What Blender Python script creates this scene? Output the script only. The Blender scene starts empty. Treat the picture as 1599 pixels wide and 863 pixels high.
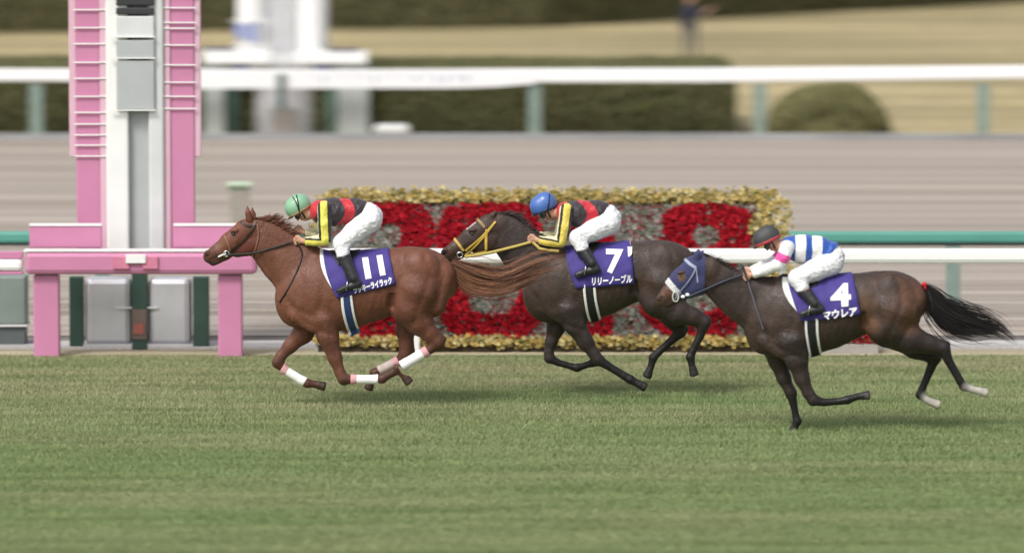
import bpy, bmesh, math, random
import numpy as np
from mathutils import Vector, Matrix

random.seed(7)
RNG = np.random.default_rng(11)
SC = bpy.context.scene
COL = SC.collection

# ------------------------------------------------------------------ camera
F = 8220.0            # focal length in photo pixels (photo 1599 x 863)
CAMH, CAMY = 6.63, -60.0
PITCH = math.radians(4.89)
cam = bpy.data.cameras.new("camera")
cam.sensor_width = 36.0
cam.lens = F / 1599.0 * 36.0
cam.clip_start = 0.5
cam.clip_end = 3000.0
cam.dof.use_dof = True
cam.dof.focus_distance = 60.2
cam.dof.aperture_fstop = 0.95
cam.dof.aperture_ratio = 0.5
camo = bpy.data.objects.new("camera", cam)
COL.objects.link(camo)
camo.location = (0, CAMY, CAMH)
camo.rotation_euler = (math.radians(90) - PITCH, 0, 0)
SC.camera = camo

# ------------------------------------------------------------------ sky and sun
SUN_EL, SUN_AZ = math.radians(50), math.radians(215)   # azimuth clockwise from +Y: behind the camera, to its left
w = bpy.data.worlds.new("World")
SC.world = w
w.use_nodes = True
nt = w.node_tree
nt.nodes.clear()
sky = nt.nodes.new("ShaderNodeTexSky")
sky.sky_type = 'NISHITA'
sky.sun_disc = False
sky.sun_elevation = SUN_EL
sky.sun_rotation = SUN_AZ
sky.dust_density = 4.0
sky.air_density = 1.0
hsv = nt.nodes.new("ShaderNodeHueSaturation")
hsv.inputs['Saturation'].default_value = 0.35
bg = nt.nodes.new("ShaderNodeBackground")
bg.inputs['Strength'].default_value = 0.12
wo = nt.nodes.new("ShaderNodeOutputWorld")
nt.links.new(sky.outputs[0], hsv.inputs['Color'])
nt.links.new(hsv.outputs[0], bg.inputs['Color'])
nt.links.new(bg.outputs[0], wo.inputs['Surface'])
sl = bpy.data.lights.new("sun", 'SUN')
sl.energy = 1.5
sl.angle = math.radians(14)
sl.color = (1.0, 0.965, 0.91)
so = bpy.data.objects.new("sun", sl)
COL.objects.link(so)
sd = Vector((math.sin(SUN_AZ) * math.cos(SUN_EL), math.cos(SUN_AZ) * math.cos(SUN_EL), math.sin(SUN_EL)))
so.rotation_euler = sd.to_track_quat('Z', 'Y').to_euler()
so.location = (-20, -40, 40)
SC.view_settings.view_transform = 'Standard'
SC.view_settings.look = 'None'
SC.view_settings.exposure = 0.55
SC.view_settings.gamma = 1.0
SC.render.engine = 'CYCLES'
SC.cycles.use_denoising = True
SC.cycles.max_bounces = 5


# ------------------------------------------------------------------ pixel geometry
def ray(px, py):
    u = px - 799.5
    v = 431.5 - py
    return Vector((u, F * math.cos(PITCH) + v * math.sin(PITCH), -F * math.sin(PITCH) + v * math.cos(PITCH)))


def at(px, py, Y):
    r = ray(px, py)
    t = (Y - CAMY) / r.y
    return Vector((r.x * t, Y, CAMH + r.z * t))


def gnd(px, py):
    r = ray(px, py)
    t = -CAMH / r.z
    return Vector((r.x * t, CAMY + r.y * t, 0))


def gy(py):
    return gnd(800, py).y


# ------------------------------------------------------------------ materials
def srgb(r, g, b):
    f = lambda c: ((c / 255 + 0.055) / 1.055) ** 2.4 if c > 10 else c / 255 / 12.92
    return (f(r), f(g), f(b))


MATS = {}


def mat(name, col=(0.5, 0.5, 0.5), rough=0.6, var=0.08, scale=8.0, bump=0.0, bscale=60.0, attr=False, stretch=(1, 1, 1),
        spec=0.4, metal=0.0, sheen=0.0, col2=None, coat=0.0, detail=3.0):
    if name in MATS:
        return MATS[name]
    m = bpy.data.materials.new(name)
    m.use_nodes = True
    n = m.node_tree.nodes
    l = m.node_tree.links
    b = n['Principled BSDF']
    b.inputs['Roughness'].default_value = rough
    b.inputs['Specular IOR Level'].default_value = spec
    b.inputs['Metallic'].default_value = metal
    b.inputs['Sheen Weight'].default_value = sheen
    b.inputs['Coat Weight'].default_value = coat
    tc = n.new('ShaderNodeTexCoord')
    mp = n.new('ShaderNodeMapping')
    mp.inputs['Scale'].default_value = stretch
    l.new(tc.outputs['Object'], mp.inputs['Vector'])
    no = n.new('ShaderNodeTexNoise')
    no.inputs['Scale'].default_value = scale
    no.inputs['Detail'].default_value = detail
    l.new(mp.outputs[0], no.inputs['Vector'])
    if attr:
        a = n.new('ShaderNodeAttribute')
        a.attribute_name = 'Col'
        src = a.outputs['Color']
    else:
        r = n.new('ShaderNodeRGB')
        r.outputs[0].default_value = (*col, 1)
        src = r.outputs[0]
    if col2 is not None:
        mr = n.new('ShaderNodeMapRange')
        mr.inputs[1].default_value = 0.38
        mr.inputs[2].default_value = 0.62
        l.new(no.outputs[0], mr.inputs[0])
        mx = n.new('ShaderNodeMix')
        mx.data_type = 'RGBA'
        l.new(mr.outputs[0], mx.inputs[0])
        l.new(src, mx.inputs[6])
        mx.inputs[7].default_value = (*col2, 1)
        src = mx.outputs[2]
    mr2 = n.new('ShaderNodeMapRange')
    mr2.inputs[1].default_value = 0.25
    mr2.inputs[2].default_value = 0.75
    mr2.inputs[3].default_value = 1 - var
    mr2.inputs[4].default_value = 1 + var
    l.new(no.outputs[0], mr2.inputs[0])
    vm = n.new('ShaderNodeVectorMath')
    vm.operation = 'SCALE'
    l.new(src, vm.inputs[0])
    l.new(mr2.outputs[0], vm.inputs[3])
    l.new(vm.outputs[0], b.inputs['Base Color'])
    if bump > 0:
        nb = n.new('ShaderNodeTexNoise')
        nb.inputs['Scale'].default_value = bscale
        nb.inputs['Detail'].default_value = 3
        l.new(mp.outputs[0], nb.inputs['Vector'])
        bp = n.new('ShaderNodeBump')
        bp.inputs['Strength'].default_value = bump
        bp.inputs['Distance'].default_value = 0.02
        l.new(nb.outputs[0], bp.inputs['Height'])
        l.new(bp.outputs[0], b.inputs['Normal'])
    MATS[name] = m
    return m


def mat_leaf(name):
    """vertex colour plus a little light passing through"""
    m = mat(name, attr=True, rough=0.75, var=0.05, spec=0.15)
    if 'done' not in m:
        n = m.node_tree.nodes
        l = m.node_tree.links
        b = n['Principled BSDF']
        out = [x for x in n if x.type == 'OUTPUT_MATERIAL'][0]
        tr = n.new('ShaderNodeBsdfTranslucent')
        a = n.new('ShaderNodeAttribute')
        a.attribute_name = 'Col'
        l.new(a.outputs['Color'], tr.inputs['Color'])
        mx = n.new('ShaderNodeMixShader')
        mx.inputs[0].default_value = 0.42
        l.new(b.outputs[0], mx.inputs[1])
        l.new(tr.outputs[0], mx.inputs[2])
        l.new(mx.outputs[0], out.inputs['Surface'])
        m['done'] = 1
    return m


M_WHITE = mat('white_paint', (0.80, 0.80, 0.79), 0.35, 0.04, 3)
M_WHITE_RAIL = mat('white_rail_plastic', (0.86, 0.86, 0.86), 0.3, 0.02, 2)
M_PINK = mat('pink_paint', (0.5400, 0.2115, 0.3600), 0.5, 0.06, 2)
M_PALEPINK = mat('pale_pink_paint', (0.6480, 0.4140, 0.5040), 0.5, 0.05, 2)
M_RED = mat('red_fabric', (0.55, 0.02, 0.03), 0.6, 0.06)
M_TEAL = mat('teal_paint', (0.0880, 0.2904, 0.2376), 0.45, 0.12, 2, stretch=(0.4, 1, 1))
M_TEALGREY = mat('weathered_teal_paint', (0.20, 0.265, 0.235), 0.55, 0.12, 4)
M_GREY = mat('grey_metal', (0.42, 0.44, 0.45), 0.4, 0.08, 3)
M_LIGHTGREY = mat('light_grey_metal', (0.62, 0.63, 0.64), 0.4, 0.06, 3)
M_SILVER = mat('brushed_silver', (0.55, 0.56, 0.60), 0.35, 0.06, 4, metal=0.35)
M_DARKGREEN = mat('dark_green_paint', (0.035, 0.075, 0.06), 0.5, 0.1, 4)
M_DARK = mat('dark_grey_rubber', (0.035, 0.037, 0.04), 0.6, 0.1, 6)
M_NAVY = mat('navy_paint', (0.02, 0.035, 0.14), 0.5, 0.05)
M_BLACKLEATHER = mat('black_leather', (0.02, 0.019, 0.02), 0.38, 0.2, 30, bump=0.3, bscale=90)
M_BOOT = mat('polished_black_boot', (0.028, 0.028, 0.032), 0.28, 0.3, 25, bump=0.35, bscale=45)
M_BROWNLEATHER = mat('dark_brown_leather', (0.035, 0.018, 0.013), 0.4, 0.2, 30)
M_STEEL = mat('steel', (0.6, 0.6, 0.6), 0.25, 0.03, metal=1.0)
M_CLOTH = mat('purple_cloth', (0.050, 0.034, 0.215), 0.7, 0.06, 20, bump=0.15, bscale=140, sheen=0.1)
M_LETTER = mat('white_print', (0.88, 0.88, 0.88), 0.6, 0.01)
M_PAD = mat('white_felt', (0.8, 0.8, 0.78), 0.9, 0.05, 20)
M_BANDAGE = mat('white_bandage', (0.85, 0.84, 0.83), 0.85, 0.05, 30, bump=0.3, bscale=60, stretch=(1, 1, 2))
M_PINKTAPE = mat('pink_tape', (0.62, 0.33, 0.34), 0.8, 0.1, 30)
M_BREECHES = mat('white_breeches', (0.78, 0.78, 0.81), 0.65, 0.05, 12, bump=0.9, bscale=24)
M_NET = mat('yellow_webbing', (0.62, 0.42, 0.07), 0.6, 0.1, 30)
M_NAVYBAND = mat('navy_webbing', (0.025, 0.05, 0.15), 0.6, 0.1, 30)
M_BLACKBAND = mat('black_webbing', (0.015, 0.015, 0.016), 0.6, 0.1, 30)
M_HOOF = mat('hoof_horn', (0.055, 0.045, 0.04), 0.5, 0.2, 20)


# ------------------------------------------------------------------ mesh helpers
def link(name, me, mats, parent=None, loc=None):
    o = bpy.data.objects.new(name, me)
    COL.objects.link(o)
    for m in (mats if isinstance(mats, (list, tuple)) else [mats]):
        me.materials.append(m)
    if parent is not None:
        o.parent = parent
    if loc is not None:
        o.location = loc
    return o


def arr_mesh(name, V, Fc, mats, parent=None, smooth=True, col=None, loc=None, matidx=None):
    """mesh object from numpy arrays; Fc is (n,3) or (n,4)"""
    V = np.asarray(V, dtype=np.float32)
    Fc = np.asarray(Fc, dtype=np.int32)
    me = bpy.data.meshes.new(name)
    me.vertices.add(len(V))
    me.vertices.foreach_set('co', V.ravel())
    k = Fc.shape[1]
    me.loops.add(Fc.size)
    me.loops.foreach_set('vertex_index', Fc.ravel())
    me.polygons.add(len(Fc))
    me.polygons.foreach_set('loop_start', np.arange(0, Fc.size, k, dtype=np.int32))
    me.polygons.foreach_set('loop_total', np.full(len(Fc), k, dtype=np.int32))
    me.polygons.foreach_set('use_smooth', np.full(len(Fc), smooth))
    if matidx is not None:
        me.polygons.foreach_set('material_index', np.asarray(matidx, dtype=np.int32))
    if col is not None:
        a = me.color_attributes.new('Col', 'FLOAT_COLOR', 'POINT')
        c = np.ones((len(V), 4), dtype=np.float32)
        c[:, :3] = col
        a.data.foreach_set('color', c.ravel())
    me.update(calc_edges=True)
    me.validate()
    return link(name, me, mats, parent, loc)


class MB:
    """collects simple shapes into one bmesh"""

    def __init__(self):
        self.bm = bmesh.new()

    def box(self, x0, x1, y0, y1, z0, z1, bevel=0.0):
        b2 = bmesh.new()
        bmesh.ops.create_cube(b2, size=1)
        for v in b2.verts:
            v.co = Vector(((x0 + x1) / 2 + v.co.x * (x1 - x0), (y0 + y1) / 2 + v.co.y * (y1 - y0), (z0 + z1) / 2 + v.co.z * (z1 - z0)))
        if bevel > 0:
            bmesh.ops.bevel(b2, geom=list(b2.edges), offset=bevel, segments=2, affect='EDGES', profile=0.5)
        self._merge(b2)
        return self

    def _merge(self, b2):
        me = bpy.data.meshes.new("tmp")
        b2.to_mesh(me)
        self.bm.from_mesh(me)
        bpy.data.meshes.remove(me)
        b2.free()

    def lathe(self, prof, cx, cy, seg=24):
        rings = []
        for r, z in prof:
            rings.append([self.bm.verts.new((cx + r * math.cos(2 * math.pi * i / seg), cy + r * math.sin(2 * math.pi * i / seg), z)) for i in range(seg)])
        for a, b in zip(rings, rings[1:]):
            for i in range(seg):
                self.bm.faces.new((a[i], a[(i + 1) % seg], b[(i + 1) % seg], b[i]))
        self.bm.faces.new(rings[-1])
        self.bm.faces.new(list(reversed(rings[0])))
        return self

    def build(self, name, m, parent=None, loc=None, smooth=False):
        me = bpy.data.meshes.new(name)
        bmesh.ops.recalc_face_normals(self.bm, faces=list(self.bm.faces))
        self.bm.to_mesh(me)
        self.bm.free()
        for p in me.polygons:
            p.use_smooth = smooth
        return link(name, me, m, parent, loc)


def tube(name, pts, rad, m, parent=None, seg=8, closed=False):
    pts = [Vector(p) for p in pts]
    n = len(pts)
    rads = rad if isinstance(rad, (list, tuple)) else [rad] * n
    V, Fc = [], []
    for i, p in enumerate(pts):
        if closed:
            t = pts[(i + 1) % n] - pts[i - 1]
        else:
            t = pts[min(i + 1, n - 1)] - pts[max(i - 1, 0)]
        t.normalize()
        up = Vector((0, 1, 0)) if abs(t.y) < 0.9 else Vector((0, 0, 1))
        a = t.cross(up).normalized()
        b = t.cross(a).normalized()
        for j in range(seg):
            an = 2 * math.pi * j / seg
            V.append(p + (a * math.cos(an) + b * math.sin(an)) * rads[i])
    for i in range(n if closed else n - 1):
        for j in range(seg):
            i2 = (i + 1) % n
            Fc.append((i * seg + j, i * seg + (j + 1) % seg, i2 * seg + (j + 1) % seg, i2 * seg + j))
    return arr_mesh(name, [tuple(v) for v in V], Fc, m, parent)


def empty(name, loc, label, cat, group=None):
    o = bpy.data.objects.new(name, None)
    o.empty_display_size = 0.3
    COL.objects.link(o)
    o.location = loc
    o['label'] = label
    o['category'] = cat
    if group:
        o['group'] = group
    return o


def tag(o, label, cat, group=None):
    o['label'] = label
    o['category'] = cat
    if group:
        o['group'] = group
    return o


def kind(o, k):
    o['kind'] = k
    return o


# ------------------------------------------------------------------ implicit-surface modelling
class Prim:
    __slots__ = ('a', 'b', 'ra', 'rb', 'f', 'k', 'col', 'sub', 'tag')

    def __init__(s, a, b, ra, rb, f=1.0, k=0.03, col=None, sub=False, tag=''):
        s.a = np.array(a, float)
        s.b = np.array(b, float)
        s.ra, s.rb, s.f, s.k, s.col, s.sub, s.tag = ra, rb, f, k, col, sub, tag

    def dist(s, X, Y, Z):
        d = s.b - s.a
        L = d @ d
        px, py, pz = X - s.a[0], Y - s.a[1], Z - s.a[2]
        if L < 1e-9:
            return np.sqrt(px ** 2 + (py / s.f) ** 2 + pz ** 2) - s.ra
        # parameter along the axis in the scaled space
        dy = d[1] / s.f
        L2 = d[0] ** 2 + dy ** 2 + d[2] ** 2
        t = np.clip((px * d[0] + (py / s.f) * dy + pz * d[2]) / L2, 0, 1)
        return np.sqrt((px - t * d[0]) ** 2 + (py / s.f - t * dy) ** 2 + (pz - t * d[2]) ** 2) - (s.ra + (s.rb - s.ra) * t)


def field(prims, h, inflate=0.0, pad=0.07):
    lo = np.array([1e9] * 3)
    hi = -lo
    for p in prims:
        if p.sub:
            continue
        r = max(p.ra, p.rb) + inflate
        e = np.array([r, r * p.f, r]) + 0.03
        lo = np.minimum(lo, np.minimum(p.a, p.b) - e)
        hi = np.maximum(hi, np.maximum(p.a, p.b) + e)
    n = np.ceil((hi - lo) / h).astype(int) + 2
    D = np.full(n, 9.0, dtype=np.float32)
    ax = [lo[i] + np.arange(n[i]) * h for i in range(3)]
    for p in prims:
        r = max(p.ra, p.rb) + inflate
        e = np.array([r, r * p.f, r]) + pad * max(1.0, 1.0) + p.k
        i0 = np.clip(np.floor((np.minimum(p.a, p.b) - e - lo) / h).astype(int), 0, n)
        i1 = np.clip(np.ceil((np.maximum(p.a, p.b) + e - lo) / h).astype(int) + 1, 0, n)
        sl = tuple(slice(i0[i], i1[i]) for i in range(3))
        X = ax[0][sl[0]][:, None, None]
        Y = ax[1][sl[1]][None, :, None]
        Z = ax[2][sl[2]][None, None, :]
        d = (p.dist(X, Y, Z) - (0 if p.sub else inflate)).astype(np.float32)
        cur = D[sl]
        if p.sub:
            hh = np.clip(0.5 - 0.5 * (cur + d) / p.k, 0, 1)
            D[sl] = cur * (1 - hh) - d * hh + p.k * hh * (1 - hh)
        else:
            hh = np.clip(0.5 + 0.5 * (d - cur) / p.k, 0, 1)
            D[sl] = d * (1 - hh) + cur * hh - p.k * hh * (1 - hh)
    return D, lo, h, ax


def clip(Ft, planes):
    """keep the half-space dot(p-q, n) < 0 for each plane (q, n)"""
    D, lo, h, ax = Ft
    for q, nv in planes:
        nv = np.array(nv, float)
        nv /= np.linalg.norm(nv)
        pl = (ax[0][:, None, None] - q[0]) * nv[0] + (ax[1][None, :, None] - q[1]) * nv[1] + (ax[2][None, None, :] - q[2]) * nv[2]
        D = np.maximum(D, pl.astype(np.float32))
    return D, lo, h, ax


def nets(Ft):
    """surface nets"""
    D, lo, h, ax = Ft
    D = np.pad(D, 1, constant_values=9.0)
    lo = lo - h
    S = D < 0
    nx, ny, nz = D.shape
    c = S[:-1, :-1, :-1].astype(np.uint8)
    corners = [(i, j, k) for i in (0, 1) for j in (0, 1) for k in (0, 1)]
    cnt = np.zeros((nx - 1, ny - 1, nz - 1), np.uint8)
    for i, j, k in corners:
        cnt += S[i:nx - 1 + i, j:ny - 1 + j, k:nz - 1 + k]
    act = (cnt > 0) & (cnt < 8)
    idx = np.argwhere(act)
    vid = np.full(act.shape, -1, np.int32)
    vid[act] = np.arange(len(idx))
    acc = np.zeros((len(idx), 3))
    num = np.zeros(len(idx))
    I, J, K = idx.T
    for a in corners:
        for d in range(3):
            if a[d] == 1:
                continue
            b = list(a)
            b[d] = 1
            va = D[I + a[0], J + a[1], K + a[2]]
            vb = D[I + b[0], J + b[1], K + b[2]]
            m = (va < 0) != (vb < 0)
            va_, vb_ = np.clip(va[m], -h * 1.2, h * 1.2), np.clip(vb[m], -h * 1.2, h * 1.2)
            t = va_ / (va_ - vb_)
            base = np.array(a, float)[None, :].repeat(m.sum(), 0)
            base[:, d] += t
            acc[m] += base
            num[m] += 1
    V = (idx + acc / num[:, None]) * h + lo
    Fs = []
    for d in range(3):
        o1, o2 = [(1, 2), (2, 0), (0, 1)][d]
        s0 = [slice(0, -1)] * 3
        s1 = [slice(0, -1)] * 3
        s0[d] = slice(0, D.shape[d] - 1)
        s1[d] = slice(1, D.shape[d])
        A = S[tuple(s0)]
        B = S[tuple(s1)]
        e = np.argwhere(A != B)
        e = e[(e[:, o1] > 0) & (e[:, o2] > 0)]
        inside = A[tuple(e.T)]

        def g(p, q):
            f = e.copy()
            f[:, o1] -= p
            f[:, o2] -= q
            return vid[tuple(f.T)]
        q = np.stack([g(1, 1), g(0, 1), g(0, 0), g(1, 0)], 1)
        q[~inside] = q[~inside][:, ::-1]
        Fs.append(q)
    Q = np.concatenate(Fs)
    Q = Q[(Q >= 0).all(1)]
    return V, Q


def relax(V, Q, it=2, lam=0.5):
    E = np.concatenate([Q[:, [0, 1]], Q[:, [1, 2]], Q[:, [2, 3]], Q[:, [3, 0]]])
    for _ in range(it):
        acc = np.zeros_like(V)
        num = np.bincount(E.ravel(), minlength=len(V)).astype(float)
        for d in range(3):
            acc[:, d] = np.bincount(E[:, 0], V[E[:, 1], d], len(V)) + np.bincount(E[:, 1], V[E[:, 0], d], len(V))
        V = V + lam * (acc / np.maximum(num, 1)[:, None] - V)
    return V


def prim_colors(prims, V, default, soft=0.02):
    X, Y, Z = V.T
    acc = np.zeros((len(V), 3))
    wt = np.zeros(len(V)) + 1e-12
    for p in prims:
        if p.sub:
            continue
        c = np.array(p.col if p.col is not None else default)
        d = p.dist(X, Y, Z)
        wv = np.exp(-np.clip(d, -0.3, 0.5) / soft)
        acc += wv[:, None] * c
        wt += wv
    return acc / wt[:, None]


class Proj:
    """drops points of the side view onto the near (y<0) surface of a field"""

    def __init__(s, Ft):
        s.D, s.lo, s.h, s.ax = Ft
        s.y = s.ax[1]

    def cols(s, x, z):
        i = np.clip((np.asarray(x) - s.lo[0]) / s.h, 0, s.D.shape[0] - 1.001)
        k = np.clip((np.asarray(z) - s.lo[2]) / s.h, 0, s.D.shape[2] - 1.001)
        i0, k0 = i.astype(int), k.astype(int)
        fi, fk = (i - i0)[:, None], (k - k0)[:, None]
        D = np.minimum(s.D, 0.2)
        return (D[i0, :, k0] * (1 - fi) * (1 - fk) + D[i0 + 1, :, k0] * fi * (1 - fk) + D[i0, :, k0 + 1] * (1 - fi) * fk + D[i0 + 1, :, k0 + 1] * fi * fk)

    def near(s, x, z, off=0.0, miss=None):
        C = s.cols(np.atleast_1d(x), np.atleast_1d(z))
        m = C < off
        first = np.argmax(m, 1)
        ok = m.any(1)
        r = np.arange(len(C))
        f0 = np.maximum(first, 1)
        a, b = C[r, f0 - 1], C[r, f0]
        t = np.clip((a - off) / np.where(np.abs(a - b) < 1e-9, 1, a - b), 0, 1)
        y = s.y[f0 - 1] + t * s.h
        return np.where(ok, y, np.nan if miss is None else miss), ok

    def toprange(s, x, zlo=None):
        """highest and lowest inside z in the middle plane for each x"""
        j = int(round((0 - s.lo[1]) / s.h))
        out = []
        for xx in np.atleast_1d(x):
            i = int(np.clip(round((xx - s.lo[0]) / s.h), 0, s.D.shape[0] - 1))
            zz = s.ax[2][s.D[i, j, :] < 0]
            if zlo is not None:
                zz = zz[zz > zlo]
            out.append((zz.max() if len(zz) else 0, zz.min() if len(zz) else 0))
        return np.array(out)


def catmull(P, n):
    P = np.asarray(P, float)
    if len(P) < 3:
        t = np.linspace(0, 1, n)[:, None]
        return P[0] * (1 - t) + P[-1] * t
    Q = np.vstack([2 * P[0] - P[1], P, 2 * P[-1] - P[-2]])
    out = []
    for u in np.linspace(0, len(P) - 1 - 1e-6, n):
        i = int(u)
        t = u - i
        a, b, c, d = Q[i:i + 4]
        out.append(0.5 * (2 * b + (c - a) * t + (2 * a - 5 * b + 4 * c - d) * t * t + (3 * b - a - 3 * c + d) * t ** 3))
    return np.array(out)


def smooth_noise(V, sc, seed=0):
    r = np.random.default_rng(seed)
    out = np.zeros(len(V))
    for i in range(7):
        d = r.normal(size=3)
        d *= sc * (0.7 + 0.9 * r.random()) / np.linalg.norm(d)
        out += np.sin(V @ d + r.random() * 6.28 + 1.5 * np.sin(V @ np.roll(d, 1) * 0.6))
    return out / 7


def strands(name, P, rad, mats, parent, col):
    """P (n,m,3) polylines -> three-sided tapered hairs"""
    n, m, _ = P.shape
    T = np.gradient(P, axis=1)
    T /= np.linalg.norm(T, axis=2, keepdims=True) + 1e-9
    A = np.cross(T, np.array([0.2, 1.0, 0.1]))
    A /= np.linalg.norm(A, axis=2, keepdims=True) + 1e-9
    B = np.cross(T, A)
    tp = np.linspace(0, 1, m)
    taper = (np.sin(np.clip(tp * 1.0 + 0.25, 0, 1) * math.pi / 2) * (1 - tp ** 3) + 0.05)[None, :, None]
    R = (np.broadcast_to(np.asarray(rad).reshape(-1, 1, 1), (n, 1, 1))) * taper
    V = np.stack([P + (A * math.cos(a) + B * math.sin(a)) * R for a in (0, 2.094, 4.189)], 2).reshape(-1, 3)
    base = (np.arange(n)[:, None] * m + np.arange(m - 1)[None, :]) * 3
    Fc = []
    for j in range(3):
        k = (j + 1) % 3
        Fc.append(np.stack([base + j, base + k, base + 3 + k, base + 3 + j], -1).reshape(-1, 4))
    c = np.repeat(col, m * 3, 0)
    return arr_mesh(name, V, np.concatenate(Fc), mats, parent, True, c)


# ================================================================== THE SETTING
def sheet(name, x0, x1, y0, y1, z, m, nx=1, ny=1):
    xs, ys = np.linspace(x0, x1, nx + 1), np.linspace(y0, y1, ny + 1)
    X, Y = np.meshgrid(xs, ys, indexing='ij')
    V = np.stack([X.ravel(), Y.ravel(), np.full(X.size, z)], 1)
    i, j = np.meshgrid(np.arange(nx), np.arange(ny), indexing='ij')
    b = (i * (ny + 1) + j).ravel()
    o = arr_mesh(name, V, np.stack([b, b + ny + 1, b + ny + 2, b + 1], 1), m, smooth=False)
    return kind(o, 'structure')


def ground_mat(name, cols, stretch, scale, contrast=(0.35, 0.65), fine=40.0, bump=0.4, rough=0.95, finevar=0.15, lines=None):
    m = bpy.data.materials.new(name)
    m.use_nodes = True
    n, l = m.node_tree.nodes, m.node_tree.links
    b = n['Principled BSDF']
    b.inputs['Roughness'].default_value = rough
    b.inputs['Specular IOR Level'].default_value = 0.15
    tc = n.new('ShaderNodeTexCoord')

    def noise(st, sc, det=3.0):
        mp = n.new('ShaderNodeMapping')
        mp.inputs['Scale'].default_value = st
        l.new(tc.outputs['Object'], mp.inputs['Vector'])
        t = n.new('ShaderNodeTexNoise')
        t.inputs['Scale'].default_value = sc
        t.inputs['Detail'].default_value = det
        l.new(mp.outputs[0], t.inputs['Vector'])
        return t.outputs[0]
    a = noise(stretch, scale, 4.0)
    cr = n.new('ShaderNodeValToRGB')
    el = cr.color_ramp.elements
    while len(el) > 1:
        el.remove(el[0])
    for i, c in enumerate(cols):
        pos = contrast[0] + (contrast[1] - contrast[0]) * i / (len(cols) - 1)
        e = el[0] if i == 0 else el.new(pos)
        e.position = pos
        e.color = (*c, 1)
    l.new(a, cr.inputs[0])
    src = cr.outputs[0]
    f = noise((1, 1, 1), fine, 5.0)
    mr = n.new('ShaderNodeMapRange')
    mr.inputs[1].default_value = 0.3
    mr.inputs[2].default_value = 0.7
    mr.inputs[3].default_value = 1 - finevar
    mr.inputs[4].default_value = 1 + finevar
    l.new(f, mr.inputs[0])
    vm = n.new('ShaderNodeVectorMath')
    vm.operation = 'SCALE'
    l.new(src, vm.inputs[0])
    l.new(mr.outputs[0], vm.inputs[3])
    src = vm.outputs[0]
    hsrc = f
    if lines:
        g = noise(lines[0], lines[1], 2.0)
        mr2 = n.new('ShaderNodeMapRange')
        mr2.inputs[1].default_value = 0.36
        mr2.inputs[2].default_value = 0.64
        mr2.inputs[3].default_value = 1 - lines[2]
        mr2.inputs[4].default_value = 1 + lines[2]
        l.new(g, mr2.inputs[0])
        v2 = n.new('ShaderNodeVectorMath')
        v2.operation = 'SCALE'
        l.new(src, v2.inputs[0])
        l.new(mr2.outputs[0], v2.inputs[3])
        src = v2.outputs[0]
        ad = n.new('ShaderNodeMath')
        ad.operation = 'MULTIPLY_ADD'
        l.new(g, ad.inputs[0])
        ad.inputs[1].default_value = 2.0
        l.new(f, ad.inputs[2])
        hsrc = ad.outputs[0]
    l.new(src, b.inputs['Base Color'])
    bp = n.new('ShaderNodeBump')
    bp.inputs['Strength'].default_value = bump
    bp.inputs['Distance'].default_value = 0.05
    l.new(hsrc, bp.inputs['Height'])
    l.new(bp.outputs[0], b.inputs['Normal'])
    return m


DIRT1, DIRT0 = gy(219), gy(524)
BAND0 = gy(537)
CURB0 = gy(547)
TURF1 = gy(556)
G_LAWN = ground_mat('dormant_lawn', [(0.2112, 0.1804, 0.0968), (0.3168, 0.2640, 0.1452), (0.4048, 0.3344, 0.1848)], (0.05, 0.30, 1), 1.0, (0.36, 0.62), 1.5, 0.2,
                    lines=((0.03, 0.7, 1), 1.2, 0.16))
G_DIRT = ground_mat('harrowed_sand', [(0.2625, 0.2231, 0.1881), (0.3281, 0.2844, 0.2450), (0.3762, 0.3325, 0.2888)], (0.02, 0.9, 1), 0.8, (0.36, 0.62), 14.0, 0.35,
                    lines=((0.03, 2.6, 1), 1.0, 0.20))
G_TURF = ground_mat('turf_soil', [(0.15, 0.19, 0.085), (0.20, 0.26, 0.11), (0.28, 0.29, 0.15)], (0.28, 1.9, 1), 1.1, (0.36, 0.62), 30.0, 0.5)
G_TAN = ground_mat('sandy_verge', [(0.3312, 0.2852, 0.1932), (0.4416, 0.3864, 0.2668)], (0.1, 1, 1), 2, (0.3, 0.7), 30.0, 0.3)
G_CONC = ground_mat('concrete', [(0.4500, 0.4320, 0.4140), (0.5580, 0.5400, 0.5220)], (0.2, 1, 1), 1.5, (0.3, 0.7), 25.0, 0.1)
G_DRAIN = ground_mat('wet_drain', [(0.16, 0.14, 0.13), (0.22, 0.20, 0.185)], (0.1, 1, 1), 1.5, (0.3, 0.7), 20.0, 0.3)

sheet('ground', -900, 900, -58.0, 2400, -0.02, G_LAWN)
sheet('turf', -60, 60, -30, TURF1, 0.0, G_TURF)
sheet('sandy_verge', -60, 60, TURF1, CURB0, 0.012, G_TAN)
kind(MB().box(-60, 60, CURB0, BAND0, -0.1, 0.05, 0.01).build('concrete_kerb', G_CONC), 'structure')
sheet('drain_channel', -60, 60, BAND0, DIRT0, -0.012, G_DRAIN)
sheet('dirt_track', -90, 90, DIRT0, DIRT1, 0.0, G_DIRT)
G_CONC2 = ground_mat('weathered_concrete', [(0.19, 0.19, 0.19), (0.36, 0.36, 0.36)], (0.3, 1, 1), 0.8, (0.3, 0.7), 25.0, 0.1)
kind(MB().box(-90, 90, DIRT1, DIRT1 + 0.5, -0.05, 0.12, 0.015).build('far_kerb', G_CONC2), 'structure')

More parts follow.
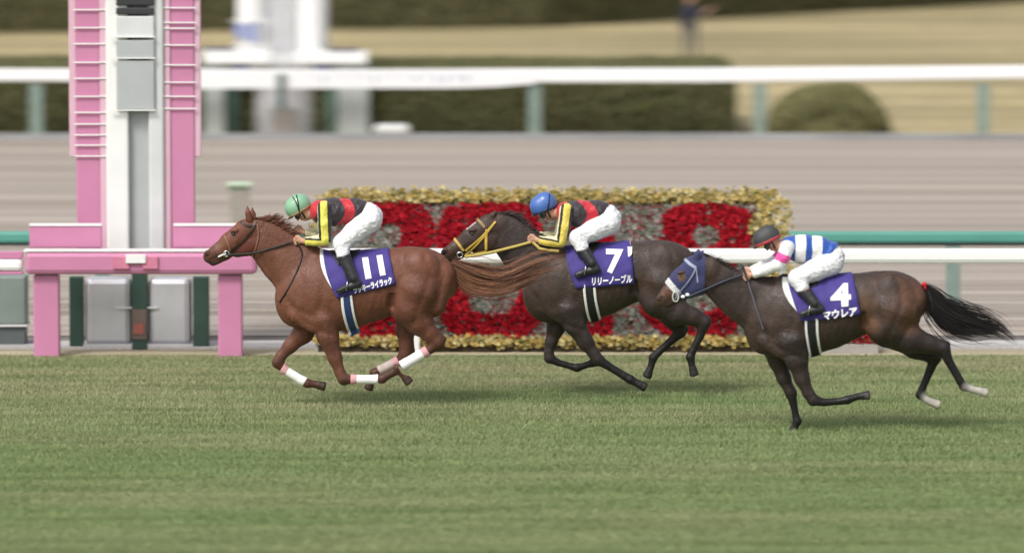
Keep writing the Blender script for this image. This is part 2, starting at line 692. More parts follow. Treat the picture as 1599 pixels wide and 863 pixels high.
# turf blades -------------------------------------------------------
def blades():
    x0, x1 = -10.5, 10.5
    n = 640000
    Y = RNG.uniform(-14.5, TURF1 - 0.02, n)
    X = RNG.uniform(x0, x1, n) * (60 + Y) / 66.0
    hgt = RNG.uniform(0.018, 0.055, n)
    lane = smooth_noise(np.stack([X * 0.35, Y * 1.6, Y * 0], 1), 1.3, 5)
    patch = smooth_noise(np.stack([X * 0.16, Y * 0.75, X * 0], 1), 1.1, 9)
    fine = 0.6 * smooth_noise(np.stack([X * 0.55, Y * 4.2, X * 0], 1), 2.0, 3) + 0.6 * smooth_noise(np.stack([X * 1.1, Y * 7.0, X * 0], 1), 2.2, 13)
    an = RNG.uniform(0, math.pi, n)
    wd = RNG.uniform(0.006, 0.012, n)
    dx, dy = np.cos(an) * wd, np.sin(an) * wd
    lx, ly = RNG.normal(0, 0.02, n), RNG.normal(0, 0.02, n)
    V = np.empty((n, 3, 3), np.float32)
    V[:, 0] = np.stack([X - dx, Y - dy, np.zeros(n)], 1)
    V[:, 1] = np.stack([X + dx, Y + dy, np.zeros(n)], 1)
    V[:, 2] = np.stack([X + lx, Y + ly, hgt], 1)
    green = np.array([0.315, 0.395, 0.182])
    dry = np.array([0.50, 0.455, 0.295])
    dark = np.array([0.205, 0.275, 0.112])
    far = np.clip((Y + 2.5) / 7.0, 0, 1)
    t = np.clip(0.20 + 0.5 * lane + 0.6 * far + 0.4 * patch + RNG.normal(0, 0.08, n), 0, 1)[:, None]
    c = green * (1 - t) + dry * t
    k = np.clip(0.22 + 1.0 * fine + RNG.normal(0, 0.06, n), 0, 0.95)[:, None]
    c = c * (1 - k) + dark * k
    c *= RNG.uniform(0.93, 1.09, (n, 1))
    C = np.repeat(c, 3, 0)
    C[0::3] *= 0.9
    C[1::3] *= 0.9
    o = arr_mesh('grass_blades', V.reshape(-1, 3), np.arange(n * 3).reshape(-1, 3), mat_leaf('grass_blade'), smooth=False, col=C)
    kind(o, 'stuff')
    tag(o, 'short winter turf of green and straw coloured blades on the racing surface', 'grass')


blades()


# hedges ------------------------------------------------------------
def leaf_cloud(P, N, size, base, vary, name, parent=None, tips=None):
    """leaf quads at points P facing roughly along N"""
    n = len(P)
    r = RNG.normal(size=(n, 3))
    Nn = N + 0.75 * r
    Nn /= np.linalg.norm(Nn, axis=1, keepdims=True)
    A = np.cross(Nn, RNG.normal(size=(n, 3)))
    A /= np.linalg.norm(A, axis=1, keepdims=True)
    B = np.cross(Nn, A)
    s = (size * RNG.uniform(0.6, 1.3, n))[:, None]
    V = np.stack([P - A * s, P - B * s * 0.5, P + A * s, P + B * s * 0.5], 1).reshape(-1, 3)
    c = np.array(base) * RNG.uniform(1 - vary, 1 + vary, (n, 1)) * (1 + RNG.normal(0, 0.05, (n, 3)))
    if tips is not None:
        m = RNG.random(n) < 0.15
        c[m] = np.array(tips) * RNG.uniform(0.7, 1.2, (m.sum(), 1))
    return arr_mesh(name, V, np.arange(4 * n).reshape(-1, 4), mat_leaf('hedge_leaf'), parent, False, np.repeat(np.clip(c, 0, 1), 4, 0))


M_HEDGECORE = mat('hedge_core', (0.045, 0.048, 0.024), 0.95, 0.3, 3, bump=1.0, bscale=8)


def hedge_block(name, pts_front, depth, z1, dens_f, dens_t, size, label, base, tips):
    """hedge whose front runs along two ground points; depth away from the camera"""
    a, b = Vector(pts_front[0]), Vector(pts_front[1])
    t = (b - a)
    L = t.length
    t.normalize()
    nrm = Vector((t.y, -t.x, 0))          # towards the camera
    root = empty(name, (a + b) / 2, label, 'hedge')
    off = -Vector(root.location)
    # rounded core
    bm = MB()
    bm.box(0.12, L - 0.12, 0.12, depth - 0.12, 0, z1 - 0.10, 0.15)
    M = Matrix((( t.x, -nrm.x, 0, a.x), (t.y, -nrm.y, 0, a.y), (0, 0, 1, 0), (0, 0, 0, 1)))
    for v in bm.bm.verts:
        v.co = M @ v.co + off
    kind(bm.build('twigs', M_HEDGECORE, root), 'thing')
    P, N = [], []
    nf = int(L * z1 * dens_f)
    u, v = RNG.uniform(0, L, nf), RNG.uniform(0, z1, nf)
    bulge = 0.06 * smooth_noise(np.stack([u, v, 0 * u], 1), 2.2, 4) + 0.05
    P.append(np.stack([u, bulge * -1 + RNG.uniform(-0.02, 0.12, nf), v], 1))
    N.append(np.tile([0, -1.0, 0.35], (nf, 1)))
    ntp = int(L * depth * dens_t)
    u, w_ = RNG.uniform(0, L, ntp), RNG.uniform(0, depth, ntp)
    top = z1 + 0.05 * smooth_noise(np.stack([u, w_, 0 * u], 1), 1.5, 8)
    P.append(np.stack([u, w_, top - RNG.uniform(0, 0.12, ntp)], 1))
    N.append(np.tile([0, -0.2, 1.0], (ntp, 1)))
    for ue in (0, L):
        ne = int(depth * z1 * dens_f * 0.6)
        P.append(np.stack([np.full(ne, ue) + RNG.normal(0, 0.05, ne), RNG.uniform(0, depth, ne), RNG.uniform(0, z1, ne)], 1))
        N.append(np.tile([1.0 if ue else -1.0, 0, 0.3], (ne, 1)))
    P, N = np.concatenate(P), np.concatenate(N)
    R = np.array([[t.x, -nrm.x, 0], [t.y, -nrm.y, 0], [0, 0, 1]])
    P = P @ R.T + np.array(a) + np.array(off)
    N = N @ R.T
    kind(leaf_cloud(P, N, size, base, 0.35, 'foliage', root, tips), 'stuff')
    return root


HY = gy(209)
hx1 = gnd(1143, 209).x
hedge_block('clipped_hedge', ((-26.0, HY, 0), (hx1, HY, 0)), 6.4, 1.40, 1000, 420, 0.055,
            'low clipped green hedge running behind the far white rail', (0.195, 0.190, 0.095), (0.21, 0.24, 0.10))
fa, fb, fc = gnd(-560, 57), gnd(840, 42), gnd(1900, -12)
hedge_block('tall_hedge', ((fa.x, fa.y, 0), (fb.x, fb.y, 0)), 3.0, 3.2, 260, 120, 0.10,
            'tall dark hedge along the back of the dry lawn, left stretch', (0.215, 0.205, 0.105), (0.22, 0.22, 0.11))
hedge_block('tall_hedge', ((fb.x + 0.15, fb.y, 0), (fc.x, fc.y, 0)), 3.0, 3.4, 260, 120, 0.10,
            'tall dark hedge at the back of the dry lawn, stretch slanting away behind the walker', (0.215, 0.205, 0.105), (0.22, 0.22, 0.11))


def round_bush():
    p = gnd(1300, 211)
    root = empty('round_bush', p, 'rounded green bush clipped into a dome beyond the far rail', 'bush')
    rx, rz = 1.36, 1.08
    prof = []
    mb = MB()
    mb.lathe([(rx * 0.93 * math.cos(a), rz * 0.93 * math.sin(a)) for a in np.linspace(0, 1.5, 8)], 0, 1.3, 24)
    mb.build('twigs', M_HEDGECORE, root, smooth=True)
    n = 15000
    d = RNG.normal(size=(n, 3))
    d[:, 2] = np.abs(d[:, 2])
    d /= np.linalg.norm(d, axis=1, keepdims=True)
    rr = 1 + 0.06 * smooth_noise(d, 5, 2) - RNG.uniform(0, 0.09, n)
    # slightly pointed dome, wide foot
    sh = np.cos(np.arcsin(d[:, 2])) ** 0.9
    az = np.arctan2(d[:, 1], d[:, 0])
    P = np.stack([np.cos(az) * sh * rx * rr, 1.3 + np.sin(az) * sh * rx * rr, d[:, 2] * rz * rr], 1)
    kind(leaf_cloud(P, d, 0.05, (0.30, 0.285, 0.140), 0.3, 'foliage', root, (0.36, 0.36, 0.17)), 'stuff')


round_bush()


# rails -------------------------------------------------------------
NEARY = 5.75
nb = at(800, 411, NEARY).z
ntp = at(800, 388, NEARY).z


def rail_beam(mb, x0, x1, y, z0, z1, th):
    """rounded plastic rail section"""
    mb.box(x0, x1, y - th / 2, y + th / 2, z0, z1, min(th, z1 - z0) * 0.35)


def near_rail():
    root = empty('running_rail', (0, NEARY, 0), 'white running rail in front of the flower bed, just behind the horses', 'rail')
    xa, xb = at(404, 400, NEARY).x, 17.0
    x = xa
    while x < xb:
        x2 = min(x + (5.15 if x == xa else 7.4), xb)
        mb = MB()
        rail_beam(mb, x, x2 - 0.002, 0, nb, ntp, 0.16)
        for v in mb.bm.verts:
            if x2 - 0.1 < v.co.x < x2 - 0.003:
                v.co.x = x2 - 0.006
            if x + 0.001 < v.co.x < x + 0.1 and x > xa:
                v.co.x = x + 0.003
        mb.build('rail_section', M_WHITE_RAIL, root)
        x = x2
    x = at(36, 400, NEARY).x
    mb = MB()
    zz = lambda py: at(20, py, NEARY).z
    rail_beam(mb, -16, x, 0, zz(423), zz(403.5), 0.14)
    mb.build('rail_section', M_WHITE_RAIL, root)
    MB().box(-16, x, -0.05, 0.05, zz(403.5) + 0.002, zz(392.5), 0.006).build('pink_strip', M_PINK, root)
    MB().box(-16, x, -0.05, 0.05, zz(428), zz(423) - 0.002, 0.006).build('pink_strip', M_PINK, root)
    for px in (-150, 650, 1222, 1720):
        xx = at(px, 500, NEARY).x
        MB().box(xx - 0.04, xx + 0.04, 0.06, 0.13, 0, ntp - 0.05, 0.01).build('post', M_WHITE, root)


near_rail()


def teal_rail():
    Y = gy(482)
    root = empty('track_rail', (0, Y, 0), 'teal green rail of the dirt track running behind the flower bed', 'rail')
    z1, z0 = at(800, 361, Y).z, at(800, 381, Y).z
    mb = MB()
    rail_beam(mb, -24, 24, 0, z0 + 0.012, z1, 0.12)
    mb.build('rail_beam', M_TEAL, root)
    MB().box(-24, 24, -0.035, 0.035, z0 - 0.018, z0 + 0.012).build('lower_edge', M_DARK, root)
    for px in (-170, 160, 500, 828, 1158, 1488, 1818):
        xx = at(px, 450, Y).x
        MB().box(xx - 0.10, xx + 0.10, -0.03, 0.03, 0, z0 - 0.018, 0.01).build('post', M_TEALGREY, root)


teal_rail()

FARY = gy(213)


def far_rail():
    root = empty('far_rail', (0, FARY, 0), 'long white rail on pale teal posts along the far side of the dirt track', 'rail')
    # beam follows a shallow rise: heights traced along its length
    P = [(-2000, 106, 128), (-400, 106, 128), (0, 108, 127), (560, 109, 129), (1100, 107, 129), (1599, 103, 123), (2100, 100, 120), (3600, 96, 116)]
    for a, b in zip(P, P[1:]):
        pa, qa = at(a[0], a[1], FARY), at(a[0], a[2], FARY)
        pb, qb = at(b[0], b[1], FARY), at(b[0], b[2], FARY)
        V = []
        for (x, zt, zb) in ((pa.x, pa.z, qa.z), (pb.x - 0.005, pb.z, qb.z)):
            for yy, ins in ((-0.09, 0.03), (-0.06, 0.0), (0.06, 0.0), (0.09, 0.03)):
                V.append((x, yy, zt - ins))
            for yy, ins in ((0.09, 0.03), (0.06, 0.0), (-0.06, 0.0), (-0.09, 0.03)):
                V.append((x, yy, zb + ins))
        Fc = [(i, (i + 1) % 8, 8 + (i + 1) % 8, 8 + i) for i in range(8)] + [(0, 1, 2, 3), (0, 3, 4, 7), (4, 5, 6, 7), (8, 9, 10, 11), (8, 11, 12, 15), (12, 13, 14, 15)]
        arr_mesh('rail_section', V, Fc, M_WHITE_RAIL, root, False)
    for px in (-1340, -990, -640, -290, 57, 835, 1186, 1535, 1890, 2240, 2590, 2940, 3290):
        p = at(px, 200, FARY)
        zt = at(px, 131, FARY).z
        MB().box(p.x - 0.13, p.x + 0.13, -0.04, 0.04, 0, zt, 0.015).build('post', M_TEALGREY, root)


far_rail()


# sponsor banner hung on the far rail, with blurred grey-blue marks
def banner():
    Y = FARY - 0.115
    Pt = [(150, 112, 139), (250, 111, 139), (560, 110, 138), (700, 110, 138), (770, 111, 136), (835, 112, 131)]
    root = empty('rail_banner', (0, Y, 0), 'long white banner with faint grey-blue marks tied to the far rail', 'banner')
    V = []
    for px, t, b in Pt:
        p, q = at(px, t, Y), at(px, b, Y)
        V += [(p.x, 0, p.z), (q.x, 0, q.z), (p.x, 0.012, p.z), (q.x, 0.012, q.z)]
    Fc = []
    for i in range(len(Pt) - 1):
        a = i * 4
        Fc += [(a, a + 1, a + 5, a + 4), (a + 2, a + 6, a + 7, a + 3), (a, a + 4, a + 6, a + 2), (a + 1, a + 3, a + 7, a + 5)]
    Fc += [(0, 2, 3, 1), (len(V) - 4, len(V) - 3, len(V) - 1, len(V) - 2)]
    arr_mesh('sheet', V, Fc, mat('banner_vinyl', (0.78, 0.78, 0.79), 0.5, 0.02), root, False)
    for k in range(16):
        px = 486 + k * 16 + random.uniform(-2, 2)
        w_ = random.uniform(4, 9)
        t = 117 + random.uniform(-1, 2)
        p, q = at(px, t, Y), at(px + w_, t + random.choice((3, 8, 13)), Y)
        MB().box(p.x, q.x, -0.003, 0.001, q.z, p.z).build('faint_mark', mat('grey_blue_print', (0.45, 0.48, 0.58), 0.6, 0.1), root)


banner()


# winning post (near side): pink boards either side of a white column
def goal_post():
    Y = 6.55
    X = lambda px: at(px, 400, Y).x
    Z = lambda py: at(210, py, Y).z
    root = empty('winning_post', (X(213), Y, 0), 'tall pink and white winning post rising behind the pink rail padding', 'post')
    ox = X(213)
    ztop = 7.2
    Bx = lambda a, b, y0, y1, z0, z1, bv=0.012: MB().box(X(a) - ox, X(b) - ox, y0, y1, z0, z1, bv)
    zb = Z(388)
    for a, b in ((121, 158), (268, 305)):
        o = Bx(a, b, -0.05, 0.05, zb, ztop, 0.015).build('pink_board', M_PINK, root)
    for a, b in ((110, 121), (305, 315)):
        Bx(a, b, -0.03, 0.03, Z(245), ztop).build('edge_strip', M_PALEPINK, root)
    for a, b in ((158, 168), (258, 268)):
        Bx(a, b, -0.07, 0.07, zb, ztop).build('pale_edge', M_PALEPINK, root)
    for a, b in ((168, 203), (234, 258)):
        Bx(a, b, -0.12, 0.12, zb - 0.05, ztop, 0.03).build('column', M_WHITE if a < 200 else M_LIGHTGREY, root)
    Bx(203, 234, 0.0, 0.1, zb - 0.05, ztop).build('centre_channel', M_GREY, root)
    # grey display panels up the channel, the lowest ones seen at the top of the picture
    for t, b, m in ((-60, 8, M_DARK), (12, 22, M_DARK), (25, 58, M_LIGHTGREY), (62, 90, M_GREY), (94, 170, M_GREY)):
        Bx(185, 244, -0.17, -0.12, Z(b), Z(t)).build('display_panel', m, root)
    # white rungs over the pink boards
    for py in (-60, -35, -12, 15, 43, 68, 97, 122, 150, 175, 193, 210, 226, 243):
        Bx(118, 170, -0.085, -0.072, Z(py + 1.1), Z(py - 0.9), 0).build('rung', M_WHITE, root)
    for py in (-60, -35, -8, 12, 35, 44, 70, 101, 128, 150, 169):
        Bx(255, 308, -0.085, -0.072, Z(py + 1.1), Z(py - 0.9), 0).build('rung', M_WHITE, root)
    for py in (57, 90, 171):
        Bx(176, 246, -0.19, -0.172, Z(py + 1), Z(py - 1), 0).build('trim_line', M_WHITE, root)
    # plinth under the rail
    for a, b in ((132, 205), (231, 298)):
        Bx(a, b, -0.03, 0.26, 0.05, Z(433), 0.08).build('plinth_panel', M_SILVER, root)
    Bx(206, 230, -0.08, 0.14, 0.0, Z(413), 0.01).build('centre_leg', M_DARKGREEN, root)
    Bx(206, 229, -0.10, -0.082, Z(528), Z(482), 0).build('brown_plate', mat('brown_plate', (0.16, 0.12, 0.10), 0.6), root)
    Bx(209, 225, -0.115, -0.102, Z(520), Z(504), 0).build('red_mark', mat('dull_red', (0.35, 0.11, 0.09), 0.6), root)
    for a, b in ((108, 130), (301, 326)):
        Bx(a, b, -0.04, 0.12, 0.0, Z(432), 0.01).build('side_leg', M_DARKGREEN, root)
    Bx(130, 301, -0.06, -0.035, 0.05, 0.085, 0).build('foot_rail', M_LIGHTGREY, root)
    Bx(108, 326, -0.05, 0.30, 0.0, 0.045, 0).build('base', M_DARK, root)
    Bx(180, 247, -0.055, -0.035, Z(481), Z(478), 0).build('cross_trim', M_LIGHTGREY, root)


goal_post()


def rail_padding():
    Y = 5.62
    X = lambda px: at(px, 400, Y).x
    Z = lambda py: at(210, py, Y).z
    ox = X(213)
    root = empty('padded_rail', (ox, Y, 0), 'pink padded stretch of rail with two pink posts at the winning post', 'rail')
    MB().box(X(40) - ox, X(402) - ox, -0.14, 0.14, Z(427), Z(392), 0.06).build('pink_pad', M_PINK, root)
    MB().box(X(38) - ox, X(404) - ox, -0.12, 0.12, Z(392) + 0.002, Z(389), 0).build('white_piping', M_WHITE, root)
    for a, b in ((44, 157), (270, 392)):
        MB().box(X(a) - ox, X(b) - ox, 0.20, 0.28, Z(389), Z(355), 0.012).build('upper_board', M_PINK, root)
        MB().box(X(a) - ox, X(b) - ox, 0.19, 0.29, Z(355) + 0.002, Z(351), 0).build('board_cap', M_WHITE, root)
    for a, b in ((52, 92), (340, 378)):
        MB().box(X(a) - ox, X(b) - ox, -0.03, 0.16, 0, Z(429), 0.02).build('post', M_PINK, root)
    for a, b, m in ((178, 203, M_RED), (224, 248, M_RED)):
        MB().box(X(a) - ox, X(b) - ox, -0.17, -0.142, Z(418), Z(399), 0.004).build('red_patch', mat('faded_red', (0.56, 0.19, 0.29), 0.6), root)
    MB().box(X(198) - ox, X(229) - ox, -0.19, -0.172, Z(409), Z(395), 0.004).build('white_patch', M_WHITE, root)


rail_padding()


def side_cabinet():
    Y = 6.75
    X = lambda px: at(px, 500, Y).x
    Z = lambda py: at(20, py, Y).z
    root = empty('equipment_cabinet', (X(-20), Y, 0), 'low grey-green cabinet under the white rail at the left edge', 'cabinet')
    ox = X(-20)
    MB().box(X(-90) - ox, X(40) - ox, 0, 0.45, Z(506), Z(432), 0.02).build('body', mat('grey_green_panel', (0.20, 0.25, 0.23), 0.5, 0.1, 3), root)
    MB().box(X(-92) - ox, X(42) - ox, -0.02, 0.46, Z(506) - 0.03, Z(506) - 0.002, 0).build('trim', M_LIGHTGREY, root)
    MB().box(X(-88) - ox, X(38) - ox, 0.02, 0.43, 0, Z(506) - 0.032, 0).build('plinth', mat('dark_grey_panel', (0.10, 0.12, 0.12), 0.6), root)


side_cabinet()


# white tower behind the far rail
def white_tower():
    Y = FARY + 0.55
    X = lambda px: at(px, 150, Y).x
    Z = lambda py: at(440, py, Y).z
    ox = X(443)
    root = empty('white_tower', (ox, Y, 0), 'white and silver tower with a wide white board behind the far rail', 'tower')
    Bx = lambda a, b, y0, y1, z0, z1, bv=0.02: MB().box(X(a) - ox, X(b) - ox, y0, y1, z0, z1, bv)
    ztop = 6.0
    MB().lathe([(0.33, Z(108)), (0.33, ztop)], X(393) - ox, 0.45, 28).build('column', M_WHITE, root, smooth=False)
    MB().lathe([(0.34, Z(108)), (0.34, ztop)], X(487) - ox, 0.45, 28).build('column', M_WHITE, root, smooth=False)
    Bx(418, 462, 0.30, 0.40, Z(110), ztop).build('centre_panel', M_SILVER, root)
    for px in (427, 434, 442, 448, 455):
        Bx(px, px + 2.2, 0.26, 0.298, Z(110), ztop, 0).build('mullion', M_WHITE, root)
    # blue emblem on the left column, white band above and below
    for a, b, t, bb in ((366, 384, 38, 60), (388, 402, 38, 66)):
        Bx(a, b, 0.085, 0.115, Z(bb), Z(t), 0.01).build('blue_emblem', mat('pale_blue_print', (0.24, 0.28, 0.48), 0.5), root)
    for py in (33, 71):
        Bx(360, 424, 0.07, 0.09, Z(py + 1), Z(py - 1.5), 0).build('band', M_WHITE, root)
    # wide board
    Bx(318, 424, -0.15, 0.04, Z(100), Z(77), 0.03).build('wide_board', M_WHITE, root)
    Bx(462, 574, -0.15, 0.04, Z(100), Z(79), 0.03).build('wide_board', M_WHITE, root)
    Bx(424.3, 461.7, -0.10, 0.04, Z(100), Z(84), 0.01).build('board_joint', M_LIGHTGREY, root)
    Bx(318, 366, -0.17, 0.06, Z(77) + 0.002, Z(74.5), 0).build('navy_cap', M_NAVY, root)
    Bx(514, 562, -0.17, 0.06, Z(79) + 0.002, Z(76.5), 0).build('navy_cap', M_NAVY, root)
    for a, b in ((362, 388), (490, 516)):
        Bx(a, b, -0.10, 0.02, Z(108), Z(101), 0).build('bracket', M_NAVY, root)
    # outer legs
    for a, b in ((318, 350), (527, 576)):
        Bx(a, b, 0.0, 0.12, 0.0, Z(101), 0.02).build('outer_leg', mat('pale_teal_panel', (0.42, 0.46, 0.46), 0.5, 0.08, 2), root)
    for a, b in ((352, 372), (508, 525)):
        Bx(a, b, 0.16, 0.26, 0.0, Z(112), 0.01).build('inner_leg', M_DARKGREEN if a < 400 else mat('dull_green_panel', (0.10, 0.16, 0.13), 0.5), root)
    # drum pedestal
    MB().lathe([(0.86, 0.0), (0.86, Z(136)), (0.80, Z(134))], 0, 0.95, 40).build('drum', M_SILVER, root, smooth=False)
    Bx(425, 460, 0.05, 0.10, Z(206), Z(170), 0.01).build('hatch', mat('warm_grey_panel', (0.36, 0.33, 0.33), 0.5), root)
    Bx(418, 468, 0.03, 0.06, Z(168), Z(166), 0).build('hatch_lip', M_WHITE, root)
    Bx(436, 447, -0.75, -0.68, Z(168), Z(113), 0.01).build('front_post', M_DARKGREEN, root)


white_tower()


def low_box():
    Y = FARY + 0.2
    p = at(612, 212, Y)
    root = empty('meter_box', (p.x, Y, 0), 'small rounded white box on the kerb at the foot of the hedge', 'box')
    z1 = at(612, 194, Y).z
    z0 = 0.0
    MB().box(-0.38, 0.38, 0.0, 0.35, z0, z1, 0.09).build('housing', M_LIGHTGREY, root)
    MB().box(-0.33, 0.33, -0.012, 0.02, z0 + 0.02, z0 + 0.07, 0).build('vent_slot', M_DARK, root)


low_box()


def marker_box():
    p = gnd(374, 357)
    root = empty('track_marker', p, 'small grey marker post with a pale green cap standing on the dirt track', 'marker')
    z1 = at(374, 285, p.y).z
    zc = at(374, 291, p.y).z
    MB().box(-0.15, 0.15, 0, 0.12, 0, zc - 0.06, 0.015).build('body', mat('sandy_grey_panel', (0.29, 0.27, 0.23), 0.7), root)
    MB().box(-0.17, 0.17, -0.01, 0.13, zc - 0.06, zc, 0).build('collar', mat('dull_green_paint', (0.16, 0.20, 0.14), 0.6), root)
    MB().box(-0.21, 0.21, -0.03, 0.15, zc + 0.002, z1, 0.015).build('cap', mat('pale_green_paint', (0.48, 0.60, 0.44), 0.5), root)


marker_box()


# flower bed --------------------------------------------------------
def flower_bed():
    y0, y1 = 6.15, 7.9
    Pb, Pt = at(860, 556, y0), at(860, 300, y1)
    z0, z1 = 0.03, Pt.z
    xa, xb = at(478, 556, y0).x, at(1248, 556, y0).x
    xc = (xa + xb) / 2
    root = empty('flower_display', (xc, y0, 0), 'sloping flower bed with red flowers forming 2018 on silver foliage and a yellow border', 'flower bed')
    Lx = xb - xa
    H = math.hypot(y1 - y0, z1 - z0)
    ey, ez = (y1 - y0) / H, (z1 - z0) / H
    nv = np.array([0, -ez, ey])

    def S(px, py):
        """picture point -> (u along x from centre, v up the slope)"""
        r = ray(px, py)
        # intersect with the slope plane
        n3 = Vector((0, -ez, ey))
        p0 = Vector((0, y0, z0))
        o = Vector((0, CAMY, CAMH))
        t = (p0 - o).dot(n3) / r.dot(n3)
        q = o + r * t
        return q.x - xc, (q.z - z0) / ez

    # wedge body
    V = []
    for x in (-Lx / 2 + 0.15, Lx / 2 - 0.3):
        V += [(x, 0, 0), (x, 0, z0), (x, y1 - y0, z1), (x, y1 - y0 + 0.12, z1), (x, y1 - y0 + 0.12, 0)]
    Fc4 = [(0, 1, 6, 5), (1, 2, 7, 6), (2, 3, 8, 7), (3, 4, 9, 8)]
    V = np.array(V) - nv * 0.03
    V[[0, 5], 2] = -0.01
    V[[4, 9], 2] = -0.01
    arr_mesh('planting_frame', V, Fc4 + [(0, 4, 2, 1), (4, 3, 2, 2), (5, 6, 7, 9), (9, 7, 8, 8)][0:0], mat('dark_soil', (0.07, 0.055, 0.035), 0.9, 0.3, 10, bump=0.6, bscale=20), root, False)
    sm = mat('grey_side_board', (0.30, 0.28, 0.25), 0.7)
    for sx in (-1, 1):
        x = -Lx / 2 + 0.15 if sx < 0 else Lx / 2 - 0.3
        Vs = [(x, 0, 0), (x, y1 - y0 + 0.12, 0), (x, y1 - y0 + 0.12, z1 - 0.04), (x, y1 - y0, z1 - 0.04), (x, 0, z0)]
        Vs2 = [(a + sx * 0.03, b, c) for a, b, c in Vs]
        me = bpy.data.meshes.new('side_board')
        fs = [(0, 1, 2, 3, 4), (9, 8, 7, 6, 5)] + [(i, (i + 1) % 5, 5 + (i + 1) % 5, 5 + i) for i in range(5)]
        me.from_pydata(Vs + Vs2, [], fs)
        link('side_board', me, sm, root)

    # which planting lies where: digit shapes measured on the photograph
    def seg_in(u, v, pts, wd):
        m = np.zeros(len(u), bool)
        for (a, b), (c, d) in zip(pts, pts[1:]):
            (ua, va), (uc, vc) = S(a, b), S(c, d)
            L2 = (uc - ua) ** 2 + (vc - va) ** 2 + 1e-9
            t = np.clip(((u - ua) * (uc - ua) + (v - va) * (vc - va)) / L2, 0, 1)
            m |= np.hypot(u - ua - t * (uc - ua), v - va - t * (vc - va)) < wd
        return m
    wd = 0.20
    DIG = [
        [(562, 350), (590, 336), (640, 338), (655, 362), (648, 395), (615, 430), (572, 470), (556, 512), (655, 515)],
        [(770, 335), (715, 345), (703, 385), (700, 440), (708, 490), (722, 512), (805, 515), (830, 490), (838, 440), (832, 385), (815, 345), (770, 335)],
        [(905, 350), (932, 335), (932, 515)],
        [(1105, 335), (1060, 348), (1057, 385), (1075, 408), (1105, 420), (1145, 450), (1148, 490), (1120, 514), (1055, 514), (1025, 490), (1030, 450), (1070, 425), (1105, 418), (1145, 395), (1150, 350), (1105, 335)],
    ]
    n = 27000
    u = RNG.uniform(-Lx / 2, Lx / 2, n)
    v = RNG.uniform(0, H, n)
    # rounded outline
    cr = 0.35
    du = np.maximum(np.abs(u) - (Lx / 2 - cr), 0)
    dv = np.maximum(np.abs(v - H / 2) - (H / 2 - cr), 0)
    keep = (np.hypot(du, dv) < cr * RNG.uniform(0.75, 1.05, n)) & ((u < Lx / 2 - 0.5) | (RNG.random(n) < 1.15 - 0.9 * np.clip((u - Lx / 2 + 0.5) / 0.5, 0, 1)))
    u, v = u[keep], v[keep]
    _, vt = S(860, 323)
    _, vb = S(860, 532)
    edge = (v > vt) | (v < vb) | (u > S(1178, 400)[0] + 0.06 * np.sin(v * 9)) | (u < S(500, 400)[0])
    which = np.full(len(u), -1)
    for i, pts in enumerate(DIG):
        which[(which < 0) & (~edge) & seg_in(u, v, pts, wd)] = i
    which[edge] = 9
    swap = (RNG.random(len(u)) < 0.13) & (~edge)
    which[swap] = np.where(which[swap] >= 0, -1, which[swap])

    def rosettes(sel, name, pal, size, hgt, parent):
        uu, vv = u[sel], v[sel]
        n = len(uu)
        base = np.stack([uu, vv * ey, z0 + vv * ez], 1)
        C, Vs = [], []
        pc = np.array(pal)[RNG.integers(0, len(pal), n)] * RNG.uniform(0.75, 1.2, (n, 1))
        hh = RNG.uniform(0.02, hgt, n)
        cen = base + nv * hh[:, None]
        e1 = np.array([1.0, 0, 0])
        e2 = np.array([0, ey, ez])
        s = size * RNG.uniform(0.5, 1.5, n)
        rot = RNG.uniform(0, 6.28, n)
        k = 5
        V = [cen + nv * 0.004]
        for j in range(k * 2):
            a = rot + j * math.pi / k
            rr = s * (1.0 if j % 2 == 0 else 0.62)
            V.append(cen + e1 * (np.cos(a) * rr)[:, None] + e2 * (np.sin(a) * rr)[:, None] + nv * ((0.018 if j % 2 == 0 else -0.01) * 1.0))
        V = np.stack(V, 1)
        m = 2 * k + 1
        F_ = []
        bidx = np.arange(n) * m
        for j in range(2 * k):
            F_.append(np.stack([bidx, bidx + 1 + j, bidx + 1 + (j + 1) % (2 * k)], 1))
        c = np.repeat(np.clip(pc, 0, 1), m, 0)
        o = arr_mesh(name, V.reshape(-1, 3), np.concatenate(F_), mat_leaf('petal'), parent, False, c)
        return kind(o, 'stuff')
    rosettes(which == 9, 'yellow_flowers', [(0.72, 0.58, 0.24), (0.78, 0.68, 0.36), (0.60, 0.47, 0.16), (0.40, 0.38, 0.16), (0.80, 0.72, 0.45)], 0.029, 0.13, root)
    rosettes(which == -1, 'silver_foliage', [(0.42, 0.42, 0.38), (0.34, 0.36, 0.31), (0.54, 0.53, 0.49), (0.26, 0.29, 0.21), (0.40, 0.12, 0.12)], 0.030, 0.06, root)
    for i in range(4):
        rosettes(which == i, 'red_digit', [(0.52, 0.018, 0.035), (0.60, 0.03, 0.05), (0.42, 0.015, 0.03)], 0.031, 0.10, root)
    # small low red planter at the right foot
    yp = 5.98
    xa2, xb2 = at(1256, 545, yp).x, at(1372, 545, yp).x
    r2 = empty('flower_trough', ((xa2 + xb2) / 2, yp, 0), 'low trough of red flowers at the right foot of the sloping bed', 'planter')
    w2 = (xb2 - xa2) / 2
    MB().box(-w2, w2, 0, 0.3, 0, 0.13, 0.01).build('trough', mat('grey_planter', (0.33, 0.31, 0.29), 0.7), r2)
    nf = 900
    P = np.stack([RNG.uniform(-w2, w2, nf), RNG.uniform(-0.02, 0.32, nf), RNG.uniform(0.13, 0.36, nf)], 1)
    P[:, 2] = 0.12 + (P[:, 2] - 0.12) * (0.6 + 0.4 * np.cos(P[:, 0] / w2 * 1.2))
